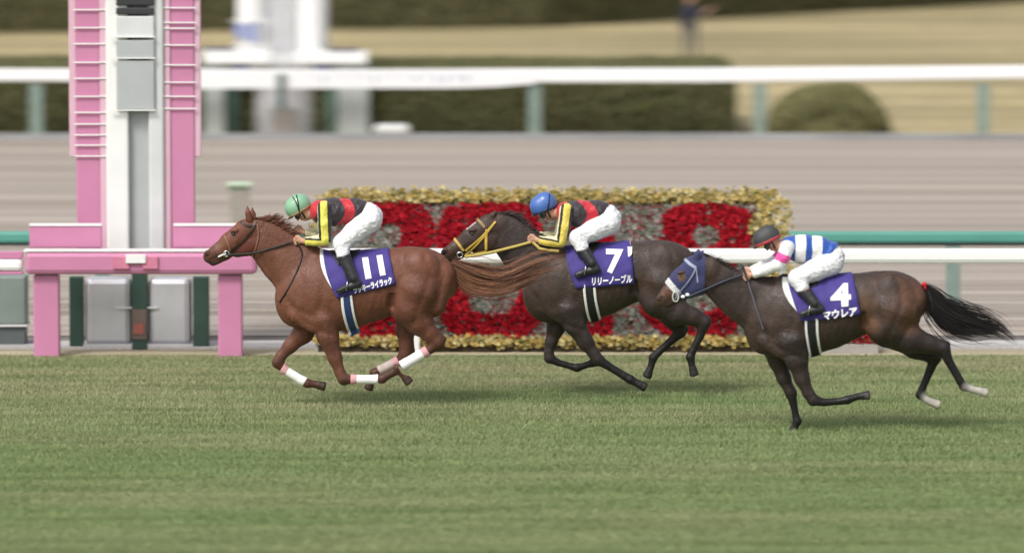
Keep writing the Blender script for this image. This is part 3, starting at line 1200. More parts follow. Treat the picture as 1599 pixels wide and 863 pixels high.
    o = leaf_cloud(P, np.tile([0, -0.7, 0.7], (nf, 1)), 0.035, (0.48, 0.02, 0.035), 0.25, 'red_flowers', r2, (0.10, 0.14, 0.05))
    kind(o, 'stuff')


flower_bed()


# ================================================================== HORSES AND RIDERS
class Frame:
    """maps photo pixels on one horse's middle plane to metres local to that horse"""

    def __init__(s, cx, ground_py):
        g = gnd(cx, ground_py)
        s.Y = g.y
        s.o = Vector((g.x, g.y, 0))
        s.s = F / (s.Y - CAMY) / math.cos(math.radians(1.0))

    def __call__(s, px, py, y=0.0):
        p = at(px, py, s.Y + y)
        return np.array([p.x - s.o.x, y, p.z])

    def r(s, rp):
        return rp / s.s

    def xz(s, pts):
        q = np.array([s(p[0], p[1]) for p in pts])
        return q[:, 0], q[:, 2]


def chain(fr, pts, f=1.0, k=0.03, col=None, tag_='', sub=False):
    """pts: (px, py, radius px, y m[, flat]) -> list of tapered links"""
    out = []
    for a, b in zip(pts, pts[1:]):
        fa = a[4] if len(a) > 4 else f
        fb = b[4] if len(b) > 4 else f
        out.append(Prim(fr(a[0], a[1], a[3]), fr(b[0], b[1], b[3]), fr.r(a[2]), fr.r(b[2]), (fa + fb) / 2, k, col, sub, tag_))
    return out


def dense(pts, n):
    return [tuple(p) for p in catmull(np.array(pts, float), n)]


def leg(fr, pts, y, col_up, col_lo, hoofcol, k_top=0.05, split=2, fr_y=None):
    """pts ends: ..., fetlock, pastern, hoof. radii in px"""
    P = []
    n = len(pts)
    ys = fr_y or [y] * n
    q = [(p[0], p[1], p[2], ys[i]) for i, p in enumerate(pts)]
    for i in range(n - 2):
        c = col_up if i < split else col_lo
        P += chain(fr, q[i:i + 2], 0.88 if i < split else 0.95, k_top if i < split - 1 else (0.028 if i < split + 1 else 0.014), c, 'leg')
    # hoof: pastern end to toe
    a, b = q[-2], q[-1]
    d = np.array([b[0] - a[0], b[1] - a[1]], float)
    d /= np.linalg.norm(d)
    P += chain(fr, [(a[0], a[1], a[2], a[3]), (b[0] - d[0] * 4, b[1] - d[1] * 4, a[2] * 1.15, b[3])], 1.0, 0.012, col_lo, 'leg')
    h0 = (b[0] - d[0] * 4, b[1] - d[1] * 4, 6.2, b[3])
    h1 = (b[0] + d[0] * 3.2, b[1] + d[1] * 3.2, 7.6, b[3])
    P += chain(fr, [h0, h1], 0.95, 0.010, hoofcol, 'hoof')
    # heel bulb and flat sole (the sole is cut square to the hoof)
    nx = (-d[1], d[0])
    P += chain(fr, [(b[0] + d[0] * 24, b[1] + d[1] * 24, 18.5, b[3]), (b[0] + d[0] * 24.2, b[1] + d[1] * 24.2, 18.5, b[3])], 0.7, 0.004, None, 'g', sub=True)
    return P


def strap(name, fr, pj, pts, wpx, m, parent, off=0.008, n=24, th=0.005, both=True, yoff=None):
    """ribbon laid on the horse's surface along a side-view line, mirrored on the far side"""
    q = catmull(np.array(pts, float), n)
    t = np.gradient(q, axis=0)
    t /= np.linalg.norm(t, axis=1, keepdims=True) + 1e-9
    nrm = np.stack([-t[:, 1], t[:, 0]], 1)
    V, Fc = [], []
    rows = []
    for s_ in (-1, -0.33, 0.33, 1):
        e = q + nrm * (s_ * wpx / 2)
        x, z = fr.xz(e)
        y, ok = pj.near(x, z, off + (0.003 if abs(s_) < 0.5 else 0))
        good = np.where(ok)[0]
        if len(good) == 0:
            y = np.full(len(x), -0.05)
        else:
            y = np.interp(np.arange(len(x)), good, y[good])
        rows.append(np.stack([x, y, z], 1))
    R = np.stack(rows, 1)                      # n,4,3
    up = R.copy()
    up[:, :, 1] -= th
    V = np.concatenate([R.reshape(-1, 3), up.reshape(-1, 3)])
    N = n * 4
    for i in range(n - 1):
        for j in range(3):
            a = i * 4 + j
            Fc.append((a + N, a + 1 + N, a + 5 + N, a + 4 + N))
            Fc.append((a, a + 4, a + 5, a + 1))
        Fc.append((i * 4, i * 4 + N, i * 4 + 4 + N, i * 4 + 4))
        Fc.append((i * 4 + 3, i * 4 + 7, i * 4 + 7 + N, i * 4 + 3 + N))
    for i in (0, n - 1):
        for j in range(3):
            a = i * 4 + j
            Fc.append((a, a + 1, a + 1 + N, a + N))
    V = np.array(V)
    Fc = np.array(Fc)
    if both:
        V2 = V.copy()
        V2[:, 1] *= -1
        Fc = np.concatenate([Fc, Fc[:, ::-1] + len(V)])
        V = np.concatenate([V, V2])
    return arr_mesh(name, V, Fc, m, parent, False)


def ripple(x, z):
    return 0.004 * np.sin(x * 38 + z * 20) + 0.0035 * np.sin(x * 21 - z * 33 + 1.0) + 0.0015 * np.sin(x * 90 + z * 15)


def drape(name, fr, pj, TL, TR, BR, BL, m, parent, off, th=0.006, nu=26, nv=20, wrap=True, lmid=None, zlo=None):
    """cloth over the back: near side patch between four photo corners, over the ridge, mirrored on the far side"""
    u = np.linspace(0, 1, nu)[:, None, None]
    v = np.linspace(0, 1, nv)[None, :, None]
    TL, TR, BR, BL = [np.array(p, float) for p in (TL, TR, BR, BL)]
    left = TL * (1 - v) + BL * v
    if lmid is not None:
        mid = np.array(lmid, float) - (TL + BL) / 2
        left = left + mid * (4 * v * (1 - v))
    right = TR * (1 - v) + BR * v
    G = left * (1 - u) + right * u
    x, z = fr.xz(G.reshape(-1, 2))
    x, z = x.reshape(nu, nv), z.reshape(nu, nv)
    if wrap:
        tops = pj.toprange(x[:, 0], zlo)[:, 0]
        kk = np.array([1, 2, 3, 2, 1.]) / 9
        tops = np.convolve(np.pad(tops, 2, mode='edge'), kk, mode='valid')
        zt = tops + off * 0.6
        lim = zt - 0.004
        # rows start just below the ridge
        zb = z[:, -1].copy()
        z = lim[:, None] * (1 - v[0, :, 0] ** 1.25)[None, :] + zb[:, None] * (v[0, :, 0] ** 1.25)[None, :]
        x = x[:, :1] * (1 - v[0, :, 0] ** 1.25)[None, :] + x[:, -1:] * (v[0, :, 0] ** 1.25)[None, :] + (0 if lmid is None else 0)
        if lmid is not None:
            w2 = v[0, :, 0] ** 1.25
            q = np.array([fr(*((TL * (1 - t) + BL * t) + mid * (4 * t * (1 - t))))[0] for t in w2])
            base = np.array([fr(*(TL * (1 - t) + BL * t))[0] for t in w2])
            x = x + (q - base)[None, :] * (1 - np.linspace(0, 1, nu))[:, None]
    y, ok = pj.near(x.ravel(), z.ravel(), off)
    y = y.reshape(nu, nv)
    ok = ok.reshape(nu, nv)
    for i in range(nu):
        g = np.where(ok[i])[0]
        y[i] = np.interp(np.arange(nv), g, y[i][g]) if len(g) else -0.05
        if wrap and len(g) and g[0] > 0:
            y[i, :g[0]] = y[i, g[0]] * np.linspace(0.5, 1, g[0] + 1)[:-1]
    y += ripple(x, z)
    N = np.stack([x, y, z], -1)
    if wrap:
        ridge = np.stack([x[:, 0], np.zeros(nu), zt + 0.006], -1)[:, None]
        Fm = N[:, ::-1].copy()
        Fm[..., 1] *= -1
        G3 = np.concatenate([Fm, ridge, N], 1)
    else:
        G3 = N
    mrows = G3.shape[1]
    V = G3.reshape(-1, 3)
    i, j = np.meshgrid(np.arange(nu - 1), np.arange(mrows - 1), indexing='ij')
    b = (i * mrows + j).ravel()
    Q = np.stack([b, b + mrows, b + mrows + 1, b + 1], 1)[:, ::-1]
    o = arr_mesh(name, V, Q, m, parent, True)
    sm = o.modifiers.new('thickness', 'SOLIDIFY')
    sm.thickness = th
    sm.offset = 0
    return o


def decal(name, fr, pj, polys2d, m, parent, off):
    """flat shapes given as (verts px, faces) laid on the surface"""
    bm = bmesh.new()
    for verts, faces in polys2d:
        vs = []
        for p in verts:
            q = fr(p[0], p[1])
            vs.append(bm.verts.new((q[0], 0, q[2])))
        for f_ in faces:
            try:
                bm.faces.new([vs[i] for i in f_])
            except ValueError:
                pass
    xs = [v.co.x for v in bm.verts]
    zs = [v.co.z for v in bm.verts]
    for ax_, lo, hi in ((0, min(xs), max(xs)), (2, min(zs), max(zs))):
        c = lo + 0.025
        while c < hi:
            nrm = (1, 0, 0) if ax_ == 0 else (0, 0, 1)
            co = (c, 0, 0) if ax_ == 0 else (0, 0, c)
            bmesh.ops.bisect_plane(bm, geom=bm.verts[:] + bm.edges[:] + bm.faces[:], plane_co=co, plane_no=nrm)
            c += 0.025
    x = np.array([v.co.x for v in bm.verts])
    z = np.array([v.co.z for v in bm.verts])
    y, ok = pj.near(x, z, off)
    y = np.where(ok, y, np.nanmin(y))
    y = y + ripple(x, z)
    for v, yy in zip(bm.verts, y):
        v.co.y = yy
    me = bpy.data.meshes.new(name)
    bm.to_mesh(me)
    bm.free()
    return link(name, me, m, parent)


def text_px(body, cx, cy, wpx, hpx, rot, shear=0.0, bold=0.02):
    """text outlines as pixel-space polygons centred at cx, cy"""
    cu = bpy.data.curves.new('t', 'FONT')
    cu.body = body
    cu.size = 1.0
    cu.offset = bold
    cu.resolution_u = 3
    o = bpy.data.objects.new('t', cu)
    COL.objects.link(o)
    dg = bpy.context.evaluated_depsgraph_get()
    me = bpy.data.meshes.new_from_object(o.evaluated_get(dg))
    V = np.array([v.co[:2] for v in me.vertices])
    Fs = [tuple(p.vertices) for p in me.polygons]
    bpy.data.objects.remove(o)
    bpy.data.curves.remove(cu)
    bpy.data.meshes.remove(me)
    lo, hi = V.min(0), V.max(0)
    V = (V - (lo + hi) / 2) / (hi - lo) * np.array([wpx, hpx])
    V[:, 0] += shear * V[:, 1]
    a = math.radians(rot)
    R = np.array([[math.cos(a), -math.sin(a)], [math.sin(a), math.cos(a)]])
    V = V @ R.T
    V[:, 1] *= -1
    return (V + np.array([cx, cy])).tolist(), Fs


def lateral(x, y, z):
    return (x, y, z)


def coat_material():
    m = mat('horse_coat', attr=True, rough=0.50, var=0.20, scale=7, spec=0.30, bump=0.22, bscale=48, detail=7)
    if 'veins' in m:
        return m
    m['veins'] = 1
    n, l = m.node_tree.nodes, m.node_tree.links
    b = n['Principled BSDF']
    mp = [x for x in n if x.type == 'MAPPING'][0]
    bp = [x for x in n if x.type == 'BUMP'][0]
    hair = bp.inputs['Height'].links[0].from_socket

    def noise(sc, det, dist=0.0):
        t = n.new('ShaderNodeTexNoise')
        t.inputs['Scale'].default_value = sc
        t.inputs['Detail'].default_value = det
        t.inputs['Distortion'].default_value = dist
        l.new(mp.outputs[0], t.inputs['Vector'])
        return t.outputs[0]

    def mth(op, a, b_, c=None):
        q = n.new('ShaderNodeMath')
        q.operation = op
        for i, v in enumerate((a, b_, c)):
            if v is None:
                continue
            if isinstance(v, (int, float)):
                q.inputs[i].default_value = v
            else:
                l.new(v, q.inputs[i])
        return q.outputs[0]
    ridge = mth('ABSOLUTE', mth('SUBTRACT', noise(6.5, 1.5, 1.2), 0.5), 0)
    mr = n.new('ShaderNodeMapRange')
    mr.inputs[1].default_value = 0.0
    mr.inputs[2].default_value = 0.030
    mr.inputs[3].default_value = 1.0
    mr.inputs[4].default_value = 0.0
    l.new(ridge, mr.inputs[0])
    mk = n.new('ShaderNodeMapRange')
    mk.inputs[1].default_value = 0.48
    mk.inputs[2].default_value = 0.60
    l.new(noise(3.1, 0.0), mk.inputs[0])
    h = mth('MULTIPLY_ADD', mth('MULTIPLY', mr.outputs[0], mk.outputs[0]), 0.55, hair)
    l.new(h, bp.inputs['Height'])
    bp.inputs['Strength'].default_value = 0.34
    rr = n.new('ShaderNodeMapRange')
    rr.inputs[1].default_value = 0.35
    rr.inputs[2].default_value = 0.65
    rr.inputs[3].default_value = 0.36
    rr.inputs[4].default_value = 0.62
    l.new(noise(5.0, 4.0), rr.inputs[0])
    l.new(rr.outputs[0], b.inputs['Roughness'])
    return m


MUSCLE_LINES = [
    ([(500, 398), (507, 436), (500, 480)], 6, .009), ([(452, 470), (474, 499), (500, 512)], 5, .008), ([(486, 519), (508, 516), (530, 523)], 4, .008),
    ([(474, 430), (466, 462), (458, 484)], 6, .006), ([(519, 470), (522, 500), (534, 515)], 5, .006),
    ([(664, 392), (672, 430), (656, 472), (648, 500)], 5.5, .010), ([(694, 424), (687, 458), (672, 492)], 5, .008),
    ([(606, 415), (611, 452), (618, 490)], 7, .011), ([(634, 400), (628, 440), (636, 470)], 9, .005), ([(661, 488), (668, 518)], 3, .006), ([(620, 500), (640, 508)], 4, .005),
] + [([(598 - 11 * i, 420), (592 - 11 * i, 455), (582 - 11 * i, 488)], 3.0, .0022) for i in range(5)] + [([(516, 520), (524, 545), (531, 572)], 2.6, .006)]


def carve(fr, V, nn, lines):
    px = to_px(fr, V)
    px[:, 1] -= V[:, 1] * 0 
    out = np.zeros(len(V))
    for pts, wd, dep in lines:
        q = catmull(np.array(pts, float), 10)
        d = np.full(len(V), 1e9)
        for a, b in zip(q, q[1:]):
            d = np.minimum(d, seg_dist2(px, a, b)[0])
        tip = 1.0
        out -= dep * np.exp(-(d / wd) ** 2) * tip
    return out * np.clip(np.abs(nn[:, 1]) * 1.2 - 0.15, 0, 1)


def build_horse(spec):
    fr = Frame(spec['cx'], spec['ground'])
    C = spec['col']
    root = empty('race_horse', fr.o, spec['label'], 'horse', 'horses racing past the winning post')
    P = []
    # trunk
    tr = dense(spec['trunk'], 15)
    P += chain(fr, [(a[0], a[1], a[2], 0.0, a[3] / fr.r(a[2])) for a in tr], k=0.03, col=C['body'], tag_='trunk')
    nk = dense(spec['neck'], 9)
    P += chain(fr, [(a[0], a[1], a[2], 0.0, a[3] / fr.r(a[2])) for a in nk], k=0.05, col=C['neck'], tag_='neck')
    hd = []
    for a in spec['head']:
        hd.append(chain(fr, [(a[0], a[1], a[2], 0.0, a[3] / fr.r(a[2])), (a[4], a[5], a[6], 0.0, a[7] / fr.r(a[6]))], k=0.022, col=a[8] if len(a) > 8 else C['head'], tag_='head')[0])
    P += hd
    # shoulder, arm, haunch muscles on both sides
    for a in spec['muscle']:
        for sy in (-1, 1):
            q = [(p[0], p[1], p[2], p[3] * sy) for p in a['p']]
            P += chain(fr, q, a.get('f', 0.6), a.get('k', 0.020), a.get('col', C['body']), 'muscle')
    # ears
    ears = []
    for e in spec['ears']:
        ears += chain(fr, [(e[0][0], e[0][1], 5.5, e[2]), ((e[0][0] + e[1][0]) / 2, (e[0][1] + e[1][1]) / 2, 4.6, e[2] * 1.15), (e[1][0], e[1][1], 1.2, e[2] * 1.1)], 0.75, 0.012, C.get('ear', C['head']), 'ear')
    P += ears
    legs = {}
    soles = []
    for nm, L in spec['legs'].items():
        lp = leg(fr, L['p'], L['y'], L.get('up', C['leg_up']), L.get('lo', C['leg_lo']), L.get('hoof', C['hoof']), L.get('k', 0.045), L['split'], L.get('ys'))
        legs[nm] = lp
        P += [p for p in lp if not p.sub]
        soles += [p for p in lp if p.sub]
        if 'extra' in L:
            P += chain(fr, [(e[0], e[1], e[2], L['y']) for e in L['extra']], 0.8, 0.018, L.get('lo', C['leg_lo']), 'leg')
    # hollows
    for a in spec['groove']:
        for sy in (-1, 1):
            q = [(p[0], p[1], p[2], p[3] * sy) for p in a]
            P += chain(fr, q, 1.0, 0.035, None, 'g', sub=True)
    # face: brow, cheek ridge, nostril, mouth line
    F0 = spec['face']
    ex, ey = F0['eye']
    for sy in (-1, 1):
        P += chain(fr, [(ex - 3, ey - 4, 3.0, .078 * sy), (ex + 4, ey - 5, 3.2, .082 * sy)], 0.7, 0.012, C['head'], 'face')
        a_, b_ = F0['ridge']
        P += chain(fr, [(a_[0], a_[1], 2.6, .082 * sy), (b_[0], b_[1], 1.8, .060 * sy)], 0.6, 0.012, C['head'], 'face')
        P += chain(fr, [(ex, ey + 1, 3.2, .100 * sy), (ex + .5, ey + 1, 3.2, .100 * sy)], 0.7, 0.010, None, 'g', sub=True)
        nx, ny = F0['nostril']
        P += chain(fr, [(nx, ny, 4.2, .050 * sy), (nx + 2, ny - 2, 4.2, .050 * sy)], 0.5, 0.012, None, 'face')
        P += chain(fr, [(nx - 0.5, ny, 2.1, .072 * sy), (nx + 2, ny - 1.5, 1.8, .072 * sy)], 0.9, 0.008, None, 'g', sub=True)
        P += chain(fr, [(p[0], p[1], 1.3, .062 * sy) for p in F0['mouth']], 1.6, 0.008, None, 'g', sub=True)
    P += soles
    h = 0.0088
    Ft = field(P, h)
    V, Q = nets(Ft)
    V = relax(V, Q, 2, 0.5)
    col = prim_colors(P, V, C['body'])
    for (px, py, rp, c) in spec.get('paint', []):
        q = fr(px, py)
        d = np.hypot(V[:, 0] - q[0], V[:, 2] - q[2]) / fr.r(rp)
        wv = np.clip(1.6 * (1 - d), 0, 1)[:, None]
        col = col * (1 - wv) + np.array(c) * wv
    mott = (smooth_noise(V, 7, 3)[:, None] * 0.10 + 1) * 0.86
    V = V + 0  # keep
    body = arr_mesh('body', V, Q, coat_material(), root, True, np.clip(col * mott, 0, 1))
    nn = np.empty(len(V) * 3, np.float32)
    body.data.vertices.foreach_get('normal', nn)
    nn = nn.reshape(-1, 3)
    amp = 0.0035 * smooth_noise(V * np.array([0.7, 1, 1.2]), 20, 31) + 0.0022 * smooth_noise(V * np.array([1.4, 1, 0.8]), 42, 32) + 0.0012 * smooth_noise(V, 85, 33)
    thick = np.clip((V[:, 2] - 0.55) / 0.25, 0.15, 1)
    dx, dy = spec['shift']
    ml = [([(p[0] + dx, p[1] + dy) for p in l_[0]], l_[1], l_[2]) for l_ in MUSCLE_LINES] + spec['lines']
    V = V + nn * (amp * thick + carve(fr, V, nn, ml))[:, None]
    body.data.vertices.foreach_set('co', V.astype(np.float32).ravel())
    body.data.update()
    pj = Proj(Ft)
    return fr, root, P, pj, legs, hd, ears


def shell(name, prims, infl, planes, h, m, parent, default=None, colors=False, flip=False):
    Ft = clip(field(prims, h, infl), planes)
    V, Q = nets(Ft)
    V = relax(V, Q, 1, 0.4)
    o = arr_mesh(name, V, Q, m, parent, True, default if not colors else colors(V))
    return o, V


def cut(fr, p, d):
    """plane through photo point p, keeping the side that direction d (photo px) points AWAY from"""
    q = fr(p[0], p[1])
    r = fr(p[0] + d[0], p[1] + d[1])
    n = r - q
    n[1] = 0
    return (q, n / np.linalg.norm(n))


def bandage(fr, root, lp, a, b, pink=True, infl=0.009, m=None):
    """white wrap round a cannon between two photo points"""
    d = (b[0] - a[0], b[1] - a[1])
    pr = [p for p in lp if p.tag == 'leg'][3:7]
    o, _ = shell('leg_bandage', pr, infl, [cut(fr, a, (-d[0], -d[1])), cut(fr, b, d)], 0.008, m or M_BANDAGE, root)
    if pink:
        L = math.hypot(*d)
        u = (d[0] / L, d[1] / L)
        a2 = (a[0] - u[0] * 6, a[1] - u[1] * 6)
        shell('bandage_tape', pr, infl + 0.002, [cut(fr, a2, (-u[0], -u[1])), cut(fr, (a[0] + u[0] * 4, a[1] + u[1] * 4), u)], 0.008, M_PINKTAPE, o)


def mane(fr, root, pts, lens, col, n, seed, name='mane', up=0.5):
    r = np.random.default_rng(seed)
    q = catmull(np.array(pts, float), 60)
    L = np.interp(np.linspace(0, 1, 60), np.linspace(0, 1, len(lens)), lens)
    PP, cc = [], []
    for _ in range(n):
        i = r.integers(0, 60)
        px, py = q[i]
        t = q[min(i + 1, 59)] - q[max(i - 1, 0)]
        t = t / np.linalg.norm(t)
        nrm = np.array([t[1], -t[0]])
        clump = math.sin(i * 1.35) * 0.45
        ln = L[i] * r.uniform(0.55, 1.15) * (1 + 0.35 * math.sin(i * 1.9))
        d = nrm * (up + 0.25 * clump) + t * (0.55 + 0.3 * clump + r.normal(0, 0.12))
        d /= np.linalg.norm(d)
        y0 = r.uniform(-0.035, 0.03)
        pl = []
        for k in range(5):
            s = k / 4
            e = np.array([px, py]) - nrm * 2 + d * ln * s + np.array([0.25, 0.30]) * ln * s * s * r.uniform(0.2, 1)
            pl.append(fr(e[0], e[1], y0 - 0.03 * s * r.uniform(0, 1)))
        PP.append(pl)
        cc.append(np.array(col) * r.uniform(0.6, 1.35))
    return strands(name, np.array(PP), np.full(n, 0.0065), mat('horse_hair', attr=True, rough=0.45, var=0.15, scale=30, spec=0.4), root, np.array(cc))


def tail(fr, root, guide, n, col, seed, y=0.0, col2=None):
    """guide: (px, py, half width px)"""
    r = np.random.default_rng(seed)
    g = catmull(np.array(guide, float), 24)
    t = np.gradient(g[:, :2], axis=0)
    t /= np.linalg.norm(t, axis=1, keepdims=True)
    nrm = np.stack([-t[:, 1], t[:, 0]], 1)
    PP, cc, rr = [], [], []
    m = 12
    locks = [(np.clip(r.normal(0, 0.5), -1.1, 1.1), r.normal(0, 0.5), r.uniform(0, 6.28), r.uniform(0.10, 0.30), r.uniform(0.55, 1.0), r.uniform(4, 9), r.uniform(0.7, 1.3)) for _ in range(30)]
    for _ in range(n):
        la, lb_, lph, lam_, lend, lfr, lc = locks[r.integers(0, 30)]
        loose = 0.13 if r.random() < 0.75 else 0.45
        a = la + r.normal(0, loose)
        b = lb_ + r.normal(0, 0.25)
        s0 = abs(r.normal(0, 0.07))
        s1 = min(1.0, max(s0 + 0.25, lend * r.uniform(0.8, 1.05)))
        ph, am = r.uniform(0, 6.28), r.uniform(0.0, 0.12)
        pl = []
        for k in range(m):
            s = s0 + (s1 - s0) * k / (m - 1)
            u = s * 23
            i = min(int(u), 22)
            f_ = u - i
            c = g[i] * (1 - f_) + g[i + 1] * f_
            nn = nrm[i] * (1 - f_) + nrm[i + 1] * f_
            e = c[:2] + nn * c[2] * (a + am * math.sin(ph + 7 * s) + lam_ * s * 1.6 * math.sin(lph + lfr * s))
            pl.append(fr(e[0], e[1], y + b * 0.045 * (0.5 + s * 1.6)))
        PP.append(pl)
        k_ = lc * r.uniform(0.75, 1.25)
        base = np.array(col) if (col2 is None or r.random() < 0.6) else np.array(col2)
        cc.append(base * k_)
        rr.append(r.uniform(0.002, 0.0055))
    return strands('tail', np.array(PP), np.array(rr), mat('horse_hair', attr=True, rough=0.45, var=0.15, scale=30, spec=0.4), root, np.array(cc))


def eye(fr, root, pj, px, py, rp=3.2):
    q = fr(px, py)
    y, ok = pj.near([q[0]], [q[2]], 0)
    for sy in (1, -1):
        bm = bmesh.new()
        bmesh.ops.create_uvsphere(bm, u_segments=14, v_segments=10, radius=fr.r(rp))
        for v in bm.verts:
            v.co.z *= 0.8
            v.co += Vector((q[0], sy * (y[0] + fr.r(rp) * 0.35), q[2]))
        me = bpy.data.meshes.new('eye')
        bm.to_mesh(me)
        bm.free()
        for p in me.polygons:
            p.use_smooth = True
        link('eye', me, mat('eye_gloss', (0.012, 0.008, 0.006), 0.08, 0.0, spec=0.7), root)


def ring(name, fr, cx, cy, rp, tp, y, m, parent, asp=1.0):
    pts = [fr(cx + rp * math.cos(a), cy + rp * asp * math.sin(a), y) for a in np.linspace(0, 2 * math.pi, 18, endpoint=False)]
    return tube(name, [Vector(p) for p in pts], fr.r(tp), m, parent, 6, closed=True)


def free_rein(name, fr, pj, pts, rp, m, root, y0, y1, side=-1, clear=0.012):
    """rein from bit to hand: straight between y0 and y1, kept outside the neck"""
    q = catmull(np.array(pts, float), 26)
    x, z = fr.xz(q)
    ys = np.linspace(y0, y1, 26)
    yn, ok = pj.near(x, z, clear)
    y = np.where(ok, np.minimum(ys, yn), ys)
    y = np.convolve(np.pad(y, 2, mode='edge'), np.ones(5) / 5, mode='valid')
    yn2 = np.where(ok, yn, 9)
    y = np.minimum(y, yn2 + 0.004)
    return tube(name, [Vector((a, b * (1 if side < 0 else -1), c)) for a, b, c in zip(x, y, z)], fr.r(rp), m, root, 6)


def girth(fr, pj, root, pts, hw, stripes, mcol, slip=None):
    """strap under the belly: pts (px,py) down the near side; hw half width px"""
    o = strap('girth', fr, pj, pts, hw * 2, mcol, root, off=0.010, n=26, th=0.006)
    for s0, wpx in stripes:
        pp = [(p[0] + s0, p[1] + 0.5) for p in pts]
        strap('girth_stripe', fr, pj, pp, wpx, M_PAD, o, off=0.019, n=26, th=0.004)
    return o


# ------------------------------------------------------------------ riders
def build_rider(spec, fr, pj):
    root = empty('person', fr.o, spec['label'], 'person', 'jockeys crouched on the racing horses')
    skin = (0.50, 0.27, 0.18)
    hd = spec['head']
    HX, HY_ = hd['c']
    R = hd.get('r', 15)
    ax = hd.get('tilt', (0.80, 0.60))       # photo direction from crown to chin (x right, y down)
    fx = (-ax[1], ax[0])                    # face direction: left and down

    def hp(a, b):                           # a along crown->chin, b towards the face
        return HX + ax[0] * a + fx[0] * b, HY_ + ax[1] * a + fx[1] * b
    S = []
    c0 = hp(-1, -1)
    S += chain(fr, [(*hp(-2, -2), R * 0.98, 0), (*hp(2, 1), R * 0.92, 0)], 0.80, 0.02, skin)
    S += chain(fr, [(*hp(8, 3), R * 0.66, 0), (*hp(14, 6), R * 0.46, 0)], 0.85, 0.03, skin)      # jaw and chin
    S += chain(fr, [(*hp(3, 13.2), 1.5, 0), (*hp(8, 16.5), 2.0, 0)], 1.0, 0.012, skin)             # nose
    S += chain(fr, [(*hp(12.2, 13.0), 1.6, 0), (*hp(12.4, 12.6), 1.6, 0)], 2.0, 0.008, (0.42, 0.16, 0.13))   # lips
    for sy in (-1, 1):
        S += chain(fr, [(*hp(3, -2.5), 2.6, 0.082 * sy), (*hp(6.5, -2), 2.0, 0.078 * sy)], 0.6, 0.008, skin)   # ears
        S += chain(fr, [(*hp(5.5, 9), 3.6, 0.035 * sy), (*hp(6.5, 8), 3.6, 0.05 * sy)], 0.8, 0.02, skin)    # cheek
    for sy in (-1, 1):
        S += [Prim(fr(*hp(1.5, 13.6), 0.030 * sy), fr(*hp(1.8, 13.6), 0.030 * sy), fr.r(2.2), fr.r(2.2), 1.0, 0.012, (0.30, 0.16, 0.12), True)]
    neck_ = spec['neck']
    S += chain(fr, neck_, 1.0, 0.03, skin)
    B = []                                    # body under the clothes
    for a in spec['torso']:
        pass
    torso = [(a[0], a[1], a[2], 0.0, a[3] / fr.r(a[2])) for a in spec['torso']]
    B += chain(fr, torso, k=0.04, col=skin, tag_='torso')
    arms = []
    for sy in (-1, 1):
        A = spec['arm'] if sy < 0 else spec.get('arm_far', spec['arm'])
        arms.append(chain(fr, [(p[0], p[1], p[2], p[3] * sy) for p in A], 1.0, 0.022, skin, 'arm'))
    legs_ = []
    for sy in (-1, 1):
        Lg = spec['leg']
        legs_.append(chain(fr, [(p[0], p[1], p[2], p[3] * sy) for p in Lg], 1.0, 0.03, skin, 'leg'))
    body = S + [Prim(p.a, p.b, p.ra - (0.022 if p.tag == 'torso' else 0.008), p.rb - (0.022 if p.tag == 'torso' else 0.008), p.f, p.k, skin, False, p.tag) for p in B + arms[0] + arms[1] + legs_[0] + legs_[1]]
    # hands: palm, four curled fingers of unequal length, thumb along the top
    for sy in (-1, 1):
        A = spec['arm'] if sy < 0 else spec.get('arm_far', spec['arm'])
        wx, wy = A[-1][0], A[-1][1]
        ex, ey = A[-2][0], A[-2][1]
        L = math.hypot(wx - ex, wy - ey)
        u = np.array([(wx - ex) / L, (wy - ey) / L])
        v = np.array([-u[1], u[0]])
        if v[1] < 0:
            v = -v
        y = A[-1][3] * sy
        w0 = np.array([wx, wy])
        pt = lambda a, b: tuple(w0 + u * a + v * b)
        body += chain(fr, [(*pt(1, -0.5), 4.0, y), (*pt(8, -1), 4.6, y), (*pt(9, 2.2), 4.3, y)], 0.75, 0.012, skin, 'hand')
        for i, (b0, ln) in enumerate(((-5.0, 9.0), (-2.0, 10.0), (1.2, 9.3), (4.2, 7.4))):
            yo = y - 0.012
            body += chain(fr, [(*pt(9, b0), 1.75, yo), (*pt(9 + ln * 0.50, b0 + 0.3), 1.65, yo - 0.010), (*pt(9 + ln * 0.62, b0 + 1.0), 1.6, y + 0.018 * 1), (*pt(9 + ln * 0.28, b0 + 1.4), 1.5, y + 0.034)], 1.0, 0.003, skin, 'hand')
        body += chain(fr, [(*pt(3, -4), 1.9, y), (*pt(7.5, -7.2), 1.8, y + 0.01), (*pt(12, -7.6), 1.6, y + 0.015)], 1.0, 0.006, skin, 'hand')
    Ft = field(body, 0.0062)
    V, Q = nets(Ft)
    V = relax(V, Q, 1, 0.4)
    arr_mesh('body', V, Q, mat('skin', attr=True, rough=0.5, var=0.06, scale=20, spec=0.35), root, True, np.clip(prim_colors(body, V, skin, 0.008), 0, 1))

    # jersey
    a_end = spec['sleeve_end']
    wc = spec['waist']
    jers = B + arms[0] + arms[1]
    pw = cut(fr, wc[0], wc[1])
    q1 = fr(*a_end[0])
    pc = cut(fr, a_end[0], a_end[1])
    FtJ = field(jers, 0.0062, 0.006)
    D = FtJ[0]
    # waist cut only on the torso, sleeve cut only in front
    FtJ = clip(FtJ, [pw, pc])
    V, Q = nets(FtJ)
    V = relax(V, Q, 1, 0.4)
    V0 = V.copy()
    wr = smooth_noise(V * np.array([1.25, 0.7, 0.8]), 38, 12) * 0.009 + smooth_noise(V * np.array([1.5, 0.7, 0.7]), 75, 4) * 0.005
    ctr = np.array(fr(spec['torso'][1][0], spec['torso'][1][1]))
    nrm = V - np.where(V[:, [0]] > 99, 0, ctr)
